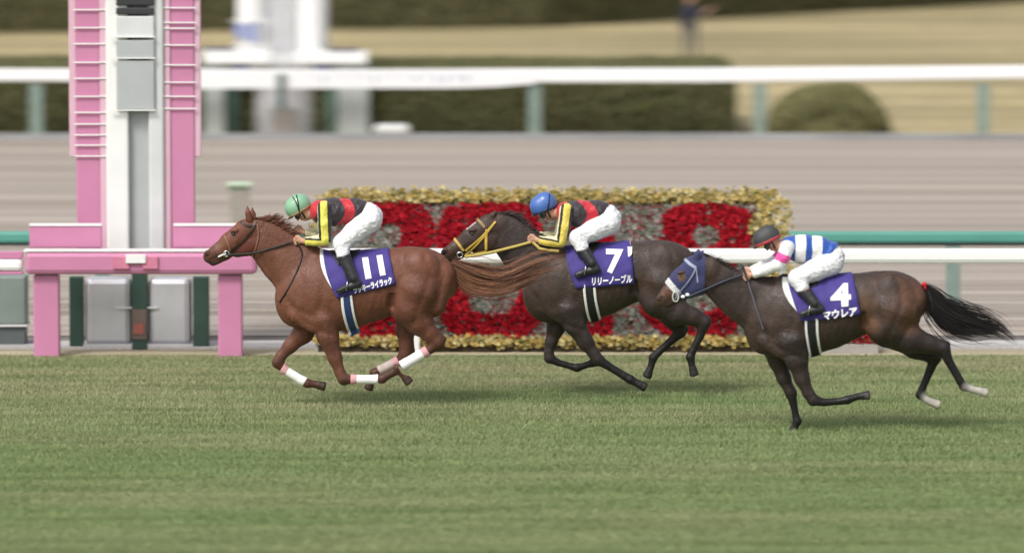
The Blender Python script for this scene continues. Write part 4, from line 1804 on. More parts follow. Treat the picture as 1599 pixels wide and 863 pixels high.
    # normal from the field gradient
    V = V + np.stack([wr * 0.5, wr * np.sign(V[:, 1]), wr * 0.8], 1) * 0.9
    px = to_px(fr, V0)
    col = spec['jersey'](px, V0, arms, fr, B)
    arr_mesh('jersey', V, Q, mat('silk', attr=True, rough=0.48, var=0.03, scale=12, spec=0.35, bump=0.55, bscale=30, sheen=0.2), root, True, col)
    # collar and cuffs
    # breeches
    br = spec['hips']
    hips = chain(fr, [(a[0], a[1], a[2], 0.0, a[3] / fr.r(a[2])) for a in br], k=0.04, tag_='hips')
    for sy in (-1, 1):
        hips += chain(fr, [(p[0], p[1], p[2], p[3] * sy) for p in spec['leg'][:4]], 1.0, 0.03, None, 'leg')
    pb = cut(fr, spec['boot_top'][0], spec['boot_top'][1])
    pw2 = cut(fr, (wc[0][0] - wc[1][0] * 3, wc[0][1] - wc[1][1] * 3), (-wc[1][0], -wc[1][1]))
    Fb = field(hips, 0.0065, 0.006)
    # keep behind the waist line only above the thigh
    Fb = clip(Fb, [pb])
    V, Q = nets(Fb)
    V = relax(V, Q, 1, 0.4)
    wr = smooth_noise(V * np.array([1.3, 1, 0.8]), 45, 2) * 0.0055 + smooth_noise(V * np.array([0.6, 1, 1.6]), 80, 8) * 0.0035
    V = V + np.stack([wr, wr * np.sign(V[:, 1]) * 1.2, wr], 1)
    arr_mesh('breeches', V, Q, M_BREECHES, root, True)
    # boots
    pbt = cut(fr, spec['boot_top'][0], (-spec['boot_top'][1][0], -spec['boot_top'][1][1]))
    for sy in (-1, 1):
        bp = [(p[0], p[1], p[2] + 0.8, p[3] * sy) for p in spec['leg'][2:5]]
        bt = chain(fr, bp, 1.0, 0.02, None)
        ank, he, to = spec['leg'][4], spec['foot'][0], spec['foot'][1]
        bt += chain(fr, [(ank[0], ank[1], 6.6, ank[3] * sy), (he[0], he[1], 6.0, ank[3] * sy)], 0.9, 0.015)
        bt += chain(fr, [(he[0], he[1], 5.6, ank[3] * sy), ((he[0] + to[0]) / 2, (he[1] + to[1]) / 2 - 1.0, 5.4, ank[3] * sy), (to[0], to[1], 3.8, (ank[3] - 0.01) * sy)], 0.95, 0.012)
        o, _ = shell('boot', bt, 0.004, [pbt], 0.007, M_BOOT, root)
        so_ = chain(fr, [(he[0] + 4, he[1] + 5.3, 1.3, ank[3] * sy), (he[0] - 1, he[1] + 5.0, 1.3, ank[3] * sy), (to[0] - 1, to[1] + 3.4, 1.3, (ank[3] - 0.01) * sy)], 2.8, 0.004)
        shell('sole', so_, 0.0, [], 0.006, M_DARK, o)
    # helmet
    H = spec['helmet']
    (hx, hy), (kx, ky), hr = H['c']
    hm = [Prim(fr(hx, hy), fr(kx, ky), fr.r(hr), fr.r(hr), 0.88, 0.01)]
    a, b = H['brim']
    bd = np.array([b[0] - a[0], b[1] - a[1]], float)
    bd /= np.linalg.norm(bd)
    dn = (-bd[1], bd[0])
    if dn[1] < 0:
        dn = (bd[1], -bd[0])
    colh = H['col']
    o, _ = shell('helmet', hm, 0.0, [cut(fr, a, dn)], 0.007, mat(H['mname'], colh, H.get('rough', 0.34), 0.03, 6, spec=0.45, coat=H.get('coat', 0.2)), root)
    up2 = (a[0] - dn[0] * H.get('rimw', 2.2), a[1] - dn[1] * H.get('rimw', 2.2))
    lo2 = (a[0] + dn[0] * 1.4, a[1] + dn[1] * 1.4)
    shell('helmet_rim', hm, 0.006, [cut(fr, lo2, dn), cut(fr, up2, (-dn[0], -dn[1]))], 0.006, mat(H['rname'], H['rim'], 0.5, 0.05), o)
    # peak in front of the brow
    ts = (kx - a[0]) * bd[0] + (ky - a[1]) * bd[1]
    off_ = abs((kx - a[0]) * dn[0] + (ky - a[1]) * dn[1])
    ch = math.sqrt(max(hr * hr - off_ * off_, 1.0))
    fx_, fy_ = a[0] + bd[0] * (ts - ch), a[1] + bd[1] * (ts - ch)
    pk = chain(fr, [(fx_ + 3.5, fy_ - 1.0, 2.0, 0), (fx_ - 2.2, fy_ + 2.0, 1.3, 0)], 4.8, 0.01)
    shell('peak', pk, 0, [], 0.006, mat(H['rname'] + '_peak', H.get('peak', (0.02, 0.02, 0.02)), 0.4), o)
    for ln in H.get('lines', []):
        hmproj = Proj(field(hm, 0.008))
        strap('helmet_band', fr, hmproj, ln[:-2], ln[-2], ln[-1], o, off=0.004, n=14, th=0.003, both=False)
    # goggles and chin strap
    Gp = chain(fr, [(*hp(4.4, 12.8), 4.9, 0.034), (*hp(4.4, 12.8), 4.9, -0.034)], 1.0, 0.012)
    Gp += chain(fr, [(*hp(4.0, 10.0), 4.0, 0.068), (*hp(4.0, 10.0), 4.0, -0.068)], 1.0, 0.01)
    g, _ = shell('goggles', Gp, 0.0, [], 0.006, mat('goggle_lens', (0.02, 0.022, 0.025), 0.12, 0.0, spec=0.7), root)
    hproj = Proj(field(S, 0.007))
    strap('chin_strap', fr, hproj, [hp(0, 1), hp(6, 3.0), hp(12, 5.5), hp(16, 8)], 2.6, M_BLACKBAND, o, off=0.004, n=12, th=0.003)
    strap('goggle_strap', fr, hproj, [hp(3.0, 10), hp(1.8, 5), hp(0, -5), hp(-1, -11)], 3.0, M_BLACKBAND, g, off=0.006, n=12, th=0.003)
    return root


def to_px(fr, V):
    """back to photo pixels on the rider's own middle plane"""
    X = V[:, 0] + fr.o.x
    Z = V[:, 2]
    cy, sy_ = math.cos(PITCH), math.sin(PITCH)
    dY, dZ = (fr.Y - CAMY), Z - CAMH
    f = dY * cy - dZ * sy_
    u = dY * sy_ + dZ * cy
    return np.stack([799.5 + X / f * F, 431.5 - u / f * F], 1)


def seg_dist2(px, a, b):
    a, b = np.array(a, float), np.array(b, float)
    d = b - a
    t = np.clip(((px - a) @ d) / (d @ d), 0, 1)
    r = px - a - t[:, None] * d
    sg = (d[0] * (px[:, 1] - a[1]) - d[1] * (px[:, 0] - a[0])) / np.linalg.norm(d)
    return np.hypot(r[:, 0], r[:, 1]), sg, t


def arm_mask(V, arms, fr, torso_prims):
    dA = np.min([p.dist(*V.T) for p in arms[0] + arms[1]], 0)
    dT = np.min([p.dist(*V.T) for p in torso_prims], 0)
    return dA < dT - 0.004


# ------------------------------------------------------------------ specs traced from the photograph
CH = (0.170, 0.066, 0.040)
CHD = (0.105, 0.038, 0.024)
H1 = dict(
    cx=560, ground=635, label='chestnut racehorse number 11 leading, with white leg bandages and streaming red-brown tail',
    col=dict(body=CH, neck=(0.160, 0.063, 0.039), head=(0.162, 0.057, 0.036), leg_up=(0.150, 0.059, 0.037), leg_lo=(0.10, 0.040, 0.027), hoof=(0.05, 0.035, 0.028)),
    trunk=[(687, 442, 28, .17), (668, 434, 44, .25), (640, 436, 51, .285), (612, 439, 50, .285), (590, 444, 53, .29), (560, 450, 57, .295), (530, 455, 61, .28), (502, 457, 61, .25), (478, 464, 50, .20), (461, 486, 24, .12)],
    neck=[(487, 438, 48, .15), (466, 420, 43.5, .115), (442, 401.5, 38, .092), (420, 380, 31.5, .078), (402, 365, 24.5, .078)],
    head=[(399, 359, 17, .07, 383, 361, 18, .095), (384, 361, 18.5, .095, 361, 380, 18.5, .085), (389, 379, 21.5, .085, 371, 385, 17, .07),
          (360, 381, 18, .075, 340, 394, 13, .058), (340, 394, 13, .058, 327.5, 400.5, 10.5, .058, (0.10, 0.045, 0.034)), (354, 398, 8, .04, 333, 409, 6.5, .04, (0.09, 0.045, 0.035))],
    ears=[((389, 343), (386, 322), -0.045), ((395, 343), (394, 324), 0.045)],
    muscle=[dict(p=[(496, 412, 17, .08), (474, 470, 21, .145)], f=.5), dict(p=[(466, 486, 19, .12), (492, 502, 18, .145)], f=.55),
            dict(p=[(505, 468, 25, .165), (512, 498, 17, .15)], f=.5), dict(p=[(655, 422, 34, .15), (640, 466, 34, .15)], f=.65),
            dict(p=[(690, 430, 21, .085), (676, 474, 21, .105)], f=.8), dict(p=[(628, 478, 18, .15), (648, 486, 18, .14)], f=.6)],
    groove=[[(612, 463, 5, .275), (611, 478, 6, .24)], 
            [(503, 520, 4, .02), (500, 510, 5, .02)]],
    legs=dict(
        fn=dict(y=-.13, split=4, p=[(508, 498, 21), (512, 525, 16.5), (523, 558, 10.5), (531, 582, 8), (537, 592, 8.8), (552, 592, 6), (585, 592, 6), (597, 591, 7.2), (606, 586, 5.5), (616, 580, 8)]),
        ff=dict(y=.12, split=4, p=[(482, 498, 20), (473, 520, 16), (453, 540, 10.5), (438, 556, 8), (434, 566, 8.8), (444, 577, 6), (470, 593, 6), (480, 598, 7.2), (490, 599, 5.5), (502, 602, 8)]),
        hn=dict(y=-.14, split=4, p=[(650, 455, 36), (641, 480, 29), (654, 502, 20.5), (670, 519, 14), (684, 534, 10.5), (672, 545, 7), (634, 567, 6.4), (622, 574, 7.5), (629, 584, 5.5), (636, 593, 8)], extra=[(672, 512, 5), (693, 529, 4.5)]),
        hf=dict(y=.14, split=4, p=[(648, 460, 34), (638, 490, 21), (633, 515, 14.5), (634, 536, 11), (633, 553, 10), (622, 563, 6.6), (594, 577, 6.3), (585, 582, 7.5), (581, 592, 5.5), (577, 602, 8)], extra=[(640, 525, 4.5), (644, 548, 4.5)])),
    shift=(0, 0), lines=[([(404, 396), (424, 430), (450, 468)], 5, .008), ([(425, 370), (455, 408), (474, 446)], 7, .004), ([(397, 352), (403, 377), (389, 400)], 3, .006), ([(376, 372), (369, 396)], 3, .004), ([(350, 374), (334, 388)], 3, .003)],
    face=dict(eye=(365.5, 364.5), ridge=((368, 375), (348, 387)), nostril=(322, 396), mouth=[(320, 407), (332, 404), (345, 399)]),
    paint=[(323, 396, 3.5, (0.03, 0.015, 0.014)), (330, 412, 8, (0.06, 0.035, 0.03)), (366, 365, 6, (0.04, 0.02, 0.016)), (345, 385, 12, (0.19, 0.085, 0.05)), (434, 566, 8, (0.07, 0.03, 0.02)), (537, 592, 8, (0.07, 0.03, 0.02)), (386, 384, 18, (0.16, 0.045, 0.035))],
)
BK = (0.046, 0.034, 0.029)
H2 = dict(
    cx=960, ground=620, label='near-black racehorse number 7 in the middle, wearing a yellow bridle and reins',
    col=dict(body=(0.064, 0.044, 0.036), neck=(0.048, 0.035, 0.031), head=(0.058, 0.035, 0.028), leg_up=(0.050, 0.036, 0.032), leg_lo=(0.017, 0.015, 0.015), hoof=(0.03, 0.027, 0.025)),
    trunk=[(1064, 426, 26, .16), (1050, 419, 40, .24), (1025, 424, 49, .285), (1000, 424, 46, .285), (985, 424, 46, .285), (960, 431, 51, .29), (933, 438, 57, .295), (905, 443, 59, .28), (880, 447, 58, .25), (862, 457, 47, .20), (852, 476, 25, .12)],
    neck=[(868, 433, 46, .15), (846, 416, 41, .115), (822, 395, 36.5, .092), (801, 374, 31.5, .080), (784, 357, 25, .078)],
    head=[(782, 352, 19, .07, 764, 353, 18, .095), (764, 353, 19, .095, 736, 374, 18, .085), (766, 374, 21.5, .085, 748, 380, 17, .07),
          (736, 374, 18, .075, 712, 389, 13, .058), (712, 389, 13, .058, 698, 397, 10.5, .058, (0.085, 0.042, 0.03)), (726, 393, 8, .04, 707, 404, 6.5, .04, (0.03, 0.025, 0.024))],
    ears=[((764, 343), (775, 329), -0.045), ((768, 342), (780, 331), 0.045)],
    muscle=[dict(p=[(878, 404, 17, .08), (862, 458, 21, .145)], f=.5), dict(p=[(858, 474, 19, .12), (880, 488, 18, .145)], f=.55),
            dict(p=[(892, 455, 25, .165), (898, 484, 17, .15)], f=.5), dict(p=[(1036, 412, 34, .15), (1024, 452, 32, .15)], f=.65),
            dict(p=[(1066, 420, 20, .085), (1054, 458, 21, .105)], f=.8), dict(p=[(1012, 462, 17, .15), (1030, 474, 18, .14)], f=.6)],
    groove=[[(991, 442, 5, .275), (990, 456, 6, .24)], 
            [(893, 506, 4, .02), (888, 497, 5, .02)]],
    legs=dict(
        fn=dict(y=-.13, split=4, p=[(888, 482, 24), (898, 506, 17), (914, 533, 12), (927, 551, 9), (933, 561, 9.4), (948, 570, 6.3), (974, 586, 6.2), (984, 592, 7.2), (993, 597, 5.6), (1003, 602, 8)]),
        ff=dict(y=.12, split=4, p=[(872, 485, 22), (868, 512, 13.5), (861, 533, 9), (857, 549, 7.2), (858, 559, 7.8), (872, 566, 5.4), (893, 572, 5.2), (901, 574, 6.5), (914, 570, 5), (927, 566, 8)]),
        hn=dict(y=-.14, split=4, p=[(1036, 442, 36), (1030, 468, 28), (1056, 487, 20), (1082, 494, 14), (1100, 503, 10), (1093, 525, 6.4), (1081, 549, 5.8), (1078, 557, 7), (1080, 568, 5.2), (1083, 580, 8)], extra=[(1085, 486, 5), (1106, 498, 4.6)]),
        hf=dict(y=.14, split=4, p=[(1036, 450, 32), (1040, 476, 25), (1052, 496, 17), (1060, 508, 12), (1062, 518, 9.5), (1049, 531, 6.2), (1028, 550, 5.8), (1020, 558, 7), (1017, 570, 5.2), (1012, 583, 8)], extra=[(1064, 500, 5), (1071, 514, 4.4)])),
    shift=(381, -10), lines=[([(784, 393), (804, 425), (838, 462)], 5, .008), ([(802, 362), (832, 398), (852, 436)], 7, .004), ([(776, 346), (780, 371), (766, 394)], 3, .006), ([(753, 366), (746, 390)], 3, .004)],
    face=dict(eye=(737.5, 364), ridge=((741, 374), (720, 384)), nostril=(692.5, 393), mouth=[(692, 404), (704, 401), (717, 396)]),
    paint=[(733, 352, 4, (0.6, 0.58, 0.56)), (729, 355, 3.5, (0.6, 0.58, 0.56)), (737, 349, 4, (0.6, 0.58, 0.56)), (741, 347, 3, (0.6, 0.58, 0.56)),
           (693, 393, 5, (0.012, 0.01, 0.01)), (990, 405, 14, (0.03, 0.022, 0.02)), (1012, 440, 20, (0.06, 0.035, 0.026))],
)
BY = (0.105, 0.046, 0.024)
H3 = dict(
    cx=1310, ground=675, label='dark bay racehorse number 4 at the rear, wearing a navy hood with white noseband',
    col=dict(body=(0.058, 0.038, 0.030), neck=(0.044, 0.030, 0.026), head=(0.060, 0.036, 0.027), leg_up=(0.042, 0.030, 0.026), leg_lo=(0.014, 0.012, 0.012), hoof=(0.035, 0.03, 0.027)),
    trunk=[(1419, 474, 27, .17), (1405, 468, 42, .25), (1378, 473, 50, .285), (1350, 472, 46, .285), (1326, 478, 50, .29), (1296, 487, 56, .295), (1268, 491, 60, .28), (1240, 495, 63, .25), (1214, 501, 54, .20), (1194, 527, 26, .12)],
    neck=[(1226, 484, 52, .15), (1195, 478, 45, .115), (1165, 466, 38, .092), (1138, 450, 31, .08), (1112, 430, 25, .078)],
    head=[(1109, 423, 22, .07, 1086, 419, 18, .095), (1086, 419, 19, .095, 1065, 438, 18, .085), (1091, 440, 21, .085, 1074, 449, 16, .07),
          (1066, 437, 18, .075, 1046, 456, 13, .058, (0.10, 0.05, 0.032)), (1046, 456, 13, .058, 1034, 468, 10.5, .058, (0.085, 0.045, 0.032)), (1060, 463, 8, .04, 1041, 475, 6.5, .04, (0.04, 0.03, 0.027))],
    ears=[((1087, 404), (1091, 391), -0.045), ((1092, 404), (1097, 393), 0.045)],
    muscle=[dict(p=[(1226, 444, 17, .08), (1208, 505, 22, .145)], f=.5), dict(p=[(1202, 528, 20, .12), (1226, 544, 18, .145)], f=.55),
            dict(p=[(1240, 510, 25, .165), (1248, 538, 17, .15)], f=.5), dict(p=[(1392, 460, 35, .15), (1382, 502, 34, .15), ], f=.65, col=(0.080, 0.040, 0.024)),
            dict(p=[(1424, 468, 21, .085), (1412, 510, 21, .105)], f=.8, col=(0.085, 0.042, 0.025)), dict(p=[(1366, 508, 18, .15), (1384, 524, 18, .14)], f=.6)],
    groove=[[(1348, 492, 5, .275), (1350, 507, 6, .24)], 
            [(1236, 566, 4, .02), (1230, 556, 5, .02)]],
    legs=dict(
        fn=dict(y=-.13, split=4, p=[(1236, 532, 26), (1244, 560, 17.5), (1252, 590, 11.5), (1262, 613, 8.8), (1270, 624, 9), (1286, 628, 6), (1313, 626, 5.6), (1323, 624, 6.8), (1338, 619, 5.2), (1352, 617, 8)]),
        ff=dict(y=.12, split=4, p=[(1206, 530, 24), (1215, 562, 15), (1224, 590, 10.5), (1231, 605, 8.5), (1235, 613, 9), (1239, 630, 6), (1243, 650, 5.6), (1245, 657, 7), (1241, 666, 5.4), (1236, 675, 8)]),
        hn=dict(y=-.14, split=4, p=[(1396, 485, 40), (1388, 508, 32), (1420, 528, 22), (1450, 537, 15), (1473, 543, 10.5), (1481, 562, 7), (1499, 594, 6.2), (1505, 603, 7.2), (1519, 608, 5.4), (1536, 612, 8)], extra=[(1450, 529, 5), (1479, 536, 4.6)]),
        hf=dict(y=.14, split=4, p=[(1396, 490, 36), (1402, 518, 28), (1430, 541, 19), (1448, 551, 13), (1460, 558, 10), (1452, 578, 6.4), (1440, 607, 5.8), (1437, 616, 7), (1447, 624, 5.4), (1461, 630, 8)], extra=[(1446, 545, 5), (1466, 553, 4.4)])),
    shift=(733, 36), lines=[([(1112, 458), (1140, 488), (1172, 512)], 5, .008), ([(1140, 435), (1172, 462), (1198, 494)], 7, .004)],
    face=dict(eye=(1063.5, 430), ridge=((1070, 440), (1052, 452)), nostril=(1029, 465), mouth=[(1031, 475), (1042, 472), (1052, 466)]),
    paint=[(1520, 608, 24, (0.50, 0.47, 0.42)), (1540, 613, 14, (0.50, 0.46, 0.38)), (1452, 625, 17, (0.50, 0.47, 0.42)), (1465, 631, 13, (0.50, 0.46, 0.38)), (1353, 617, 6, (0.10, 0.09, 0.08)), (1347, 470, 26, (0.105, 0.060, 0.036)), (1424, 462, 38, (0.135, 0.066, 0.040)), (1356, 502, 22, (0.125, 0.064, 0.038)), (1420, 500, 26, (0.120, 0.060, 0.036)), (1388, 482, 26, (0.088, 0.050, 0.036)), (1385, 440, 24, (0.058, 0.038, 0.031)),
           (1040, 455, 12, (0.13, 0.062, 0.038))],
)


def sash_jersey(xc, yc, bulge, hw, yoke, yel):
    def f(px, V, arms, fr, B):
        dA = np.min([p.dist(*V.T) for p in arms[0] + arms[1]], 0)
        dT = np.min([p.dist(*V.T) for p in B], 0)
        arm = dA < dT - 0.012
        c = np.tile(np.array([0.034, 0.026, 0.031]), (len(px), 1))
        red = np.array([0.50, 0.022, 0.035])
        x, y = px.T
        ctr = xc + bulge * (1 - ((y - yc) / 20.0) ** 2)
        c[np.abs(x - ctr) < hw] = red
        (ax_, ay), (bx_, by) = yoke
        side = (bx_ - ax_) * (y - ay) - (by - ay) * (x - ax_)
        c[side > 0] = red
        # striped sleeve
        (s1, e1), (s2, e2) = f.arm
        d1, g1, _ = seg_dist2(px, s1, e1)
        d2, g2, _ = seg_dist2(px, s2, e2)
        g = np.where(d1 < d2, g1 / f.k1, g2 / f.k2)
        col = np.where((g > 0.78)[:, None], np.array([0.74, 0.70, 0.42]), np.where((g > 0.38)[:, None], np.array([0.02, 0.018, 0.016]), np.where((g > -0.72)[:, None], np.array(yel), np.array([0.02, 0.018, 0.016]))))
        c[arm] = col[arm]
        return c
    return f


j1 = sash_jersey(536, 328, 11, 8, ((506, 306), (493, 338)), (0.72, 0.66, 0.11))
j1.arm = (((505, 325), (507, 376)), ((507, 376), (474, 376)))
j1.k1, j1.k2 = 10, 8
j2 = sash_jersey(910, 333, 15, 8.5, ((887, 312), (872, 344)), (0.74, 0.58, 0.11))
j2.arm = (((883, 328), (876, 380)), ((876, 380), (838, 374)))
j2.k1, j2.k2 = 10, 8


def blue_jersey(px, V, arms, fr, B):
    dA = np.min([p.dist(*V.T) for p in arms[0] + arms[1]], 0)
    dT = np.min([p.dist(*V.T) for p in B], 0)
    arm = dA < dT - 0.010
    c = np.tile(np.array([0.022, 0.085, 0.38]), (len(px), 1))
    x, y = px.T
    xs = x + (y - 390) * 0.03
    wht = np.array([0.80, 0.80, 0.80])
    c[(xs > 1241) & (xs < 1257)] = wht
    c[(xs > 1267) & (xs < 1283)] = wht
    a, b = np.array((1230., 384.)), np.array((1216., 415.))
    d = (b - a) / np.linalg.norm(b - a)
    t = (px - a) @ d
    ac = np.where(((t > 12) & (t < 25))[:, None], np.array([0.72, 0.085, 0.34]), wht)
    c[arm] = ac[arm]
    return c


J1 = dict(label='jockey in pale green helmet, black and red silks, yellow sleeves, riding the leading chestnut',
    head=dict(c=(469, 325), r=15), neck=[(482, 334, 8.5, 0), (496, 330, 11, 0)],
    torso=[(500, 330, 17, .155), (520, 331, 20.5, .185), (555, 327, 16.5, .145), (577, 334, 18, .16)],
    hips=[(575, 335, 18.4, .16), (577.5, 338, 19.5, .17)],
    arm=[(506, 324, 10, .17), (507, 350, 9.6, .20), (507, 374, 8.6, .20), (492, 376.5, 7.6, .15), (474, 376.5, 5.6, .075)],
    arm_far=[(506, 324, 10, .17), (505, 350, 9.6, .20), (503, 371, 8.6, .20), (490, 368, 7.6, .15), (474, 363, 5.6, .075)],
    leg=[(577, 345, 19, .09), (553, 363, 15.5, .17), (534, 379, 12.5, .225), (536, 398, 9.6, .27), (552, 434, 6.5, .345)],
    foot=[(559, 443), (529, 454)], sleeve_end=((477, 376), (-1, 0.05)), waist=((567, 328), (1, 0.375)), boot_top=((535, 397), (0.30, 0.95)),
    jersey=j1,
    helmet=dict(c=(465, 321), r=0, brim=((450, 341), (491, 317)), col=(0.22, 0.42, 0.27), mname='pale_green_helmet', rim=(0.42, 0.24, 0.12), rname='tan_rim', rimw=2.0,
                lines=[[(463, 303.5), (466, 315), (468, 330), 1.8, M_BLACKBAND], [(457, 306), (463, 315), (468, 330), 1.5, M_BLACKBAND]]))
J1['helmet']['c'] = ((467.5, 320), (462.5, 324), 18)
J2 = dict(label='jockey in bright blue helmet, black and red silks, yellow sleeves, riding the middle horse',
    head=dict(c=(852, 324), r=15), neck=[(864, 333, 8.5, 0), (879, 331, 11, 0)],
    torso=[(884, 332, 16.5, .155), (903, 334, 20, .185), (932, 331, 17, .145), (950, 337, 18, .16)],
    hips=[(948, 338, 18.4, .16), (950, 341, 19.5, .17)],
    arm=[(884, 328, 10, .17), (881, 354, 9.4, .20), (875, 377, 8.4, .20), (858, 377, 7.2, .15), (839, 375, 5.6, .075)],
    arm_far=[(884, 328, 10, .17), (879, 352, 9.4, .20), (872, 373, 8.4, .20), (856, 370, 7.2, .15), (841, 368, 5.6, .075)],
    leg=[(950, 349, 18.5, .09), (926, 360, 15.5, .17), (903, 371, 12.5, .225), (909, 388, 9.6, .27), (924, 410, 6.7, .34)],
    foot=[(931, 420), (901, 429)], sleeve_end=((841, 375), (-1, 0.05)), waist=((943, 330), (1, 0.65)), boot_top=((909, 387), (0.30, 0.95)),
    jersey=j2,
    helmet=dict(c=((851, 318), (845.5, 322), 18.3), brim=((832, 336), (873, 321)), col=(0.065, 0.145, 0.42), mname='blue_helmet', rim=(0.03, 0.05, 0.12), rname='navy_rim', rimw=3.0,
                lines=[[(858, 302.5), (857, 315), (854, 330), 1.8, M_BLACKBAND]]))
J3 = dict(label='jockey in dark grey helmet and blue silks with white bands, riding the rear bay',
    head=dict(c=(1202, 372), r=15), neck=[(1216, 384, 8.5, 0), (1228, 384, 11, 0)],
    torso=[(1235, 386, 17, .155), (1252, 388.5, 21, .185), (1276, 388, 18, .145), (1297, 396, 19, .16)],
    hips=[(1300, 401, 18.6, .16), (1298.5, 405, 20, .17)],
    arm=[(1229, 386, 10.5, .17), (1223, 402, 9.6, .20), (1214, 414, 8.6, .20), (1196, 421, 7.6, .15), (1175, 429, 5.8, .075)],
    arm_far=[(1229, 384, 10.5, .17), (1220, 398, 9.4, .20), (1208, 410, 8.4, .20), (1192, 414, 7.2, .15), (1176, 421, 5.8, .075)],
    leg=[(1297, 411, 19, .09), (1272, 422, 16, .17), (1245, 434, 13, .225), (1253, 450, 10, .27), (1272, 473, 6.8, .345)],
    foot=[(1281, 482), (1252, 490.5)], sleeve_end=((1175, 429), (-1, 0.4)), waist=((1297, 393), (0.74, 0.67)), boot_top=((1253, 449), (0.30, 0.95)),
    jersey=blue_jersey,
    helmet=dict(c=((1200, 370), (1194.5, 373.5), 18.8), brim=((1181, 385), (1221, 367)), col=(0.050, 0.050, 0.053), mname='charcoal_helmet', rim=(0.42, 0.05, 0.06), rname='red_rim', rimw=3.4, rough=0.6, coat=0.0, lines=[]))


def stirrup(fr, root, pj, knee, ank, foot, y):
    a, b = fr(*knee, -0.22), fr((ank[0] + foot[0]) / 2, ank[1] + 2, y)
    tube('stirrup_leather', [Vector(a), Vector((a + b) / 2 + np.array([0, -0.03, 0])), Vector(b)], 0.007, M_BLACKLEATHER, root, 6)
    a2 = a.copy(); b2 = b.copy(); a2[1] *= -1; b2[1] *= -1
    tube('stirrup_leather', [Vector(a2), Vector((a2 + b2) / 2 + np.array([0, 0.03, 0])), Vector(b2)], 0.007, M_BLACKLEATHER, root, 6)
    for sy in (-1, 1):
        c = fr(foot[0] * .45 + ank[0] * .55, foot[1] * .45 + (ank[1] + 8) * .55, y * -sy)
        pts = []
        for t in np.linspace(0, 2 * math.pi, 14, endpoint=False):
            pts.append(Vector((c[0] + 0.012 * math.sin(t), c[1] + 0.062 * math.cos(t), c[2] + 0.012 + 0.066 * math.sin(t))))
        tube('stirrup_iron', pts, 0.006, M_STEEL, root, 6, closed=True)


def saddle(fr, root, pj, TL, TR, BR, BL):
    o = drape('saddle', fr, pj, TL, TR, BR, BL, M_BLACKLEATHER, root, 0.030, 0.012, 16, 14)
    return o


def bars(rects):
    out = []
    for q in rects:
        out.append((q, [(0, 1, 2, 3)]))
    return out


# ---- number 11, chestnut
fr, root, P, pj, legs, hd, ears = build_horse(H1)
mane(fr, root, [(404, 341), (414, 346), (428, 350), (444, 360), (462, 374), (480, 388)], [14, 20, 19, 17, 13, 7], (0.15, 0.055, 0.034), 520, 1, up=1.0)
mane(fr, root, [(384, 345), (392, 342), (400, 342)], [6, 9, 9], (0.13, 0.05, 0.03), 60, 2, 'forelock', up=0.7)
tail(fr, root, [(702, 412, 6), (716, 421, 12), (738, 434, 18), (770, 440, 17), (800, 434, 15), (835, 420, 16), (868, 411, 17), (900, 405, 14)], 700, (0.27, 0.125, 0.070), 3, col2=(0.16, 0.070, 0.042))
eye(fr, root, pj, 365.5, 364.5, 3.4)
bandage(fr, root, legs['ff'], (445, 578), (476, 597))
bandage(fr, root, legs['fn'], (554, 592), (591, 592))
bandage(fr, root, legs['hn'], (664, 549), (628, 571), infl=0.012)
bandage(fr, root, legs['hf'], (616, 566), (590, 579), True, 0.008, mat('pinkish_bandage', (0.52, 0.43, 0.40), 0.85, 0.1, 20))  # far hind wrap has a duller, pinkish tone than the other bandages
br_ = strap('bridle', fr, pj, [(401, 345), (393, 360), (381, 375), (366, 387), (357, 394)], 4.2, M_BROWNLEATHER, root, 0.006)
strap('browband', fr, pj, [(376, 345), (386, 351), (397, 352)], 3.4, M_BROWNLEATHER, br_, 0.008)
strap('noseband', fr, pj, [(350, 366), (355, 376), (359, 387), (361, 402)], 2.6, mat('tan_leather', (0.22, 0.10, 0.06), 0.5), br_, 0.006)
strap('throat_latch', fr, pj, [(402, 348), (404, 365), (400, 385), (394, 400)], 2.2, mat('tan_leather'), br_, 0.006)
ring('bit_ring', fr, 353.5, 396, 4.2, 1.1, -0.075, M_STEEL, br_)
ring('bit_ring', fr, 353.5, 396, 4.2, 1.1, 0.075, M_STEEL, br_)
tube('bit', [Vector(fr(341, 401, -0.066)), Vector(fr(347, 398, -0.075)), Vector(fr(353, 396, -0.075))], 0.009, M_LETTER, br_)
tube('bit', [Vector(fr(341, 401, 0.066)), Vector(fr(347, 398, 0.075)), Vector(fr(353, 396, 0.075))], 0.009, M_LETTER, br_)
rn = free_rein('rein', fr, pj, [(355, 397), (395, 394), (430, 385), (458, 376)], 1.5, M_BLACKLEATHER, root, -0.085, -0.10)
free_rein('rein', fr, pj, [(355, 397), (395, 394), (430, 383), (458, 370)], 1.5, M_BLACKLEATHER, root, -0.085, -0.10, side=1)
free_rein('neck_strap', fr, pj, [(464, 376), (472, 396), (464, 422), (450, 450), (437, 470)], 1.3, M_BLACKLEATHER, root, -0.1, -0.1, clear=0.006)
drape('saddle_pad', fr, pj, (500, 393), (604, 387), (612, 436), (524, 452), M_PAD, root, 0.014, lmid=(505, 428))
cl = drape('saddle_cloth', fr, pj, (505, 393), (607, 386), (619, 440), (528, 462), M_CLOTH, root, 0.024, lmid=(512, 433))
decal('number', fr, pj, bars([[(566, 400), (575.5, 399), (581.5, 430.5), (572, 432)], [(588.5, 396.5), (597.5, 395.5), (603.5, 425.5), (594.5, 427)]]), M_LETTER, cl, 0.034)
decal('name_lettering', fr, pj, [text_px('ラッキーライラック', 583, 441.5, 62, 11.5, 15, 0.05, 0.048)], M_LETTER, cl, 0.034)
saddle(fr, root, pj, (516, 391), (562, 388), (550, 404), (530, 412))
g1 = strap('girth', fr, pj, [(541, 455), (544, 480), (549, 505), (556, 521)], 18, M_NAVYBAND, root, off=0.010)
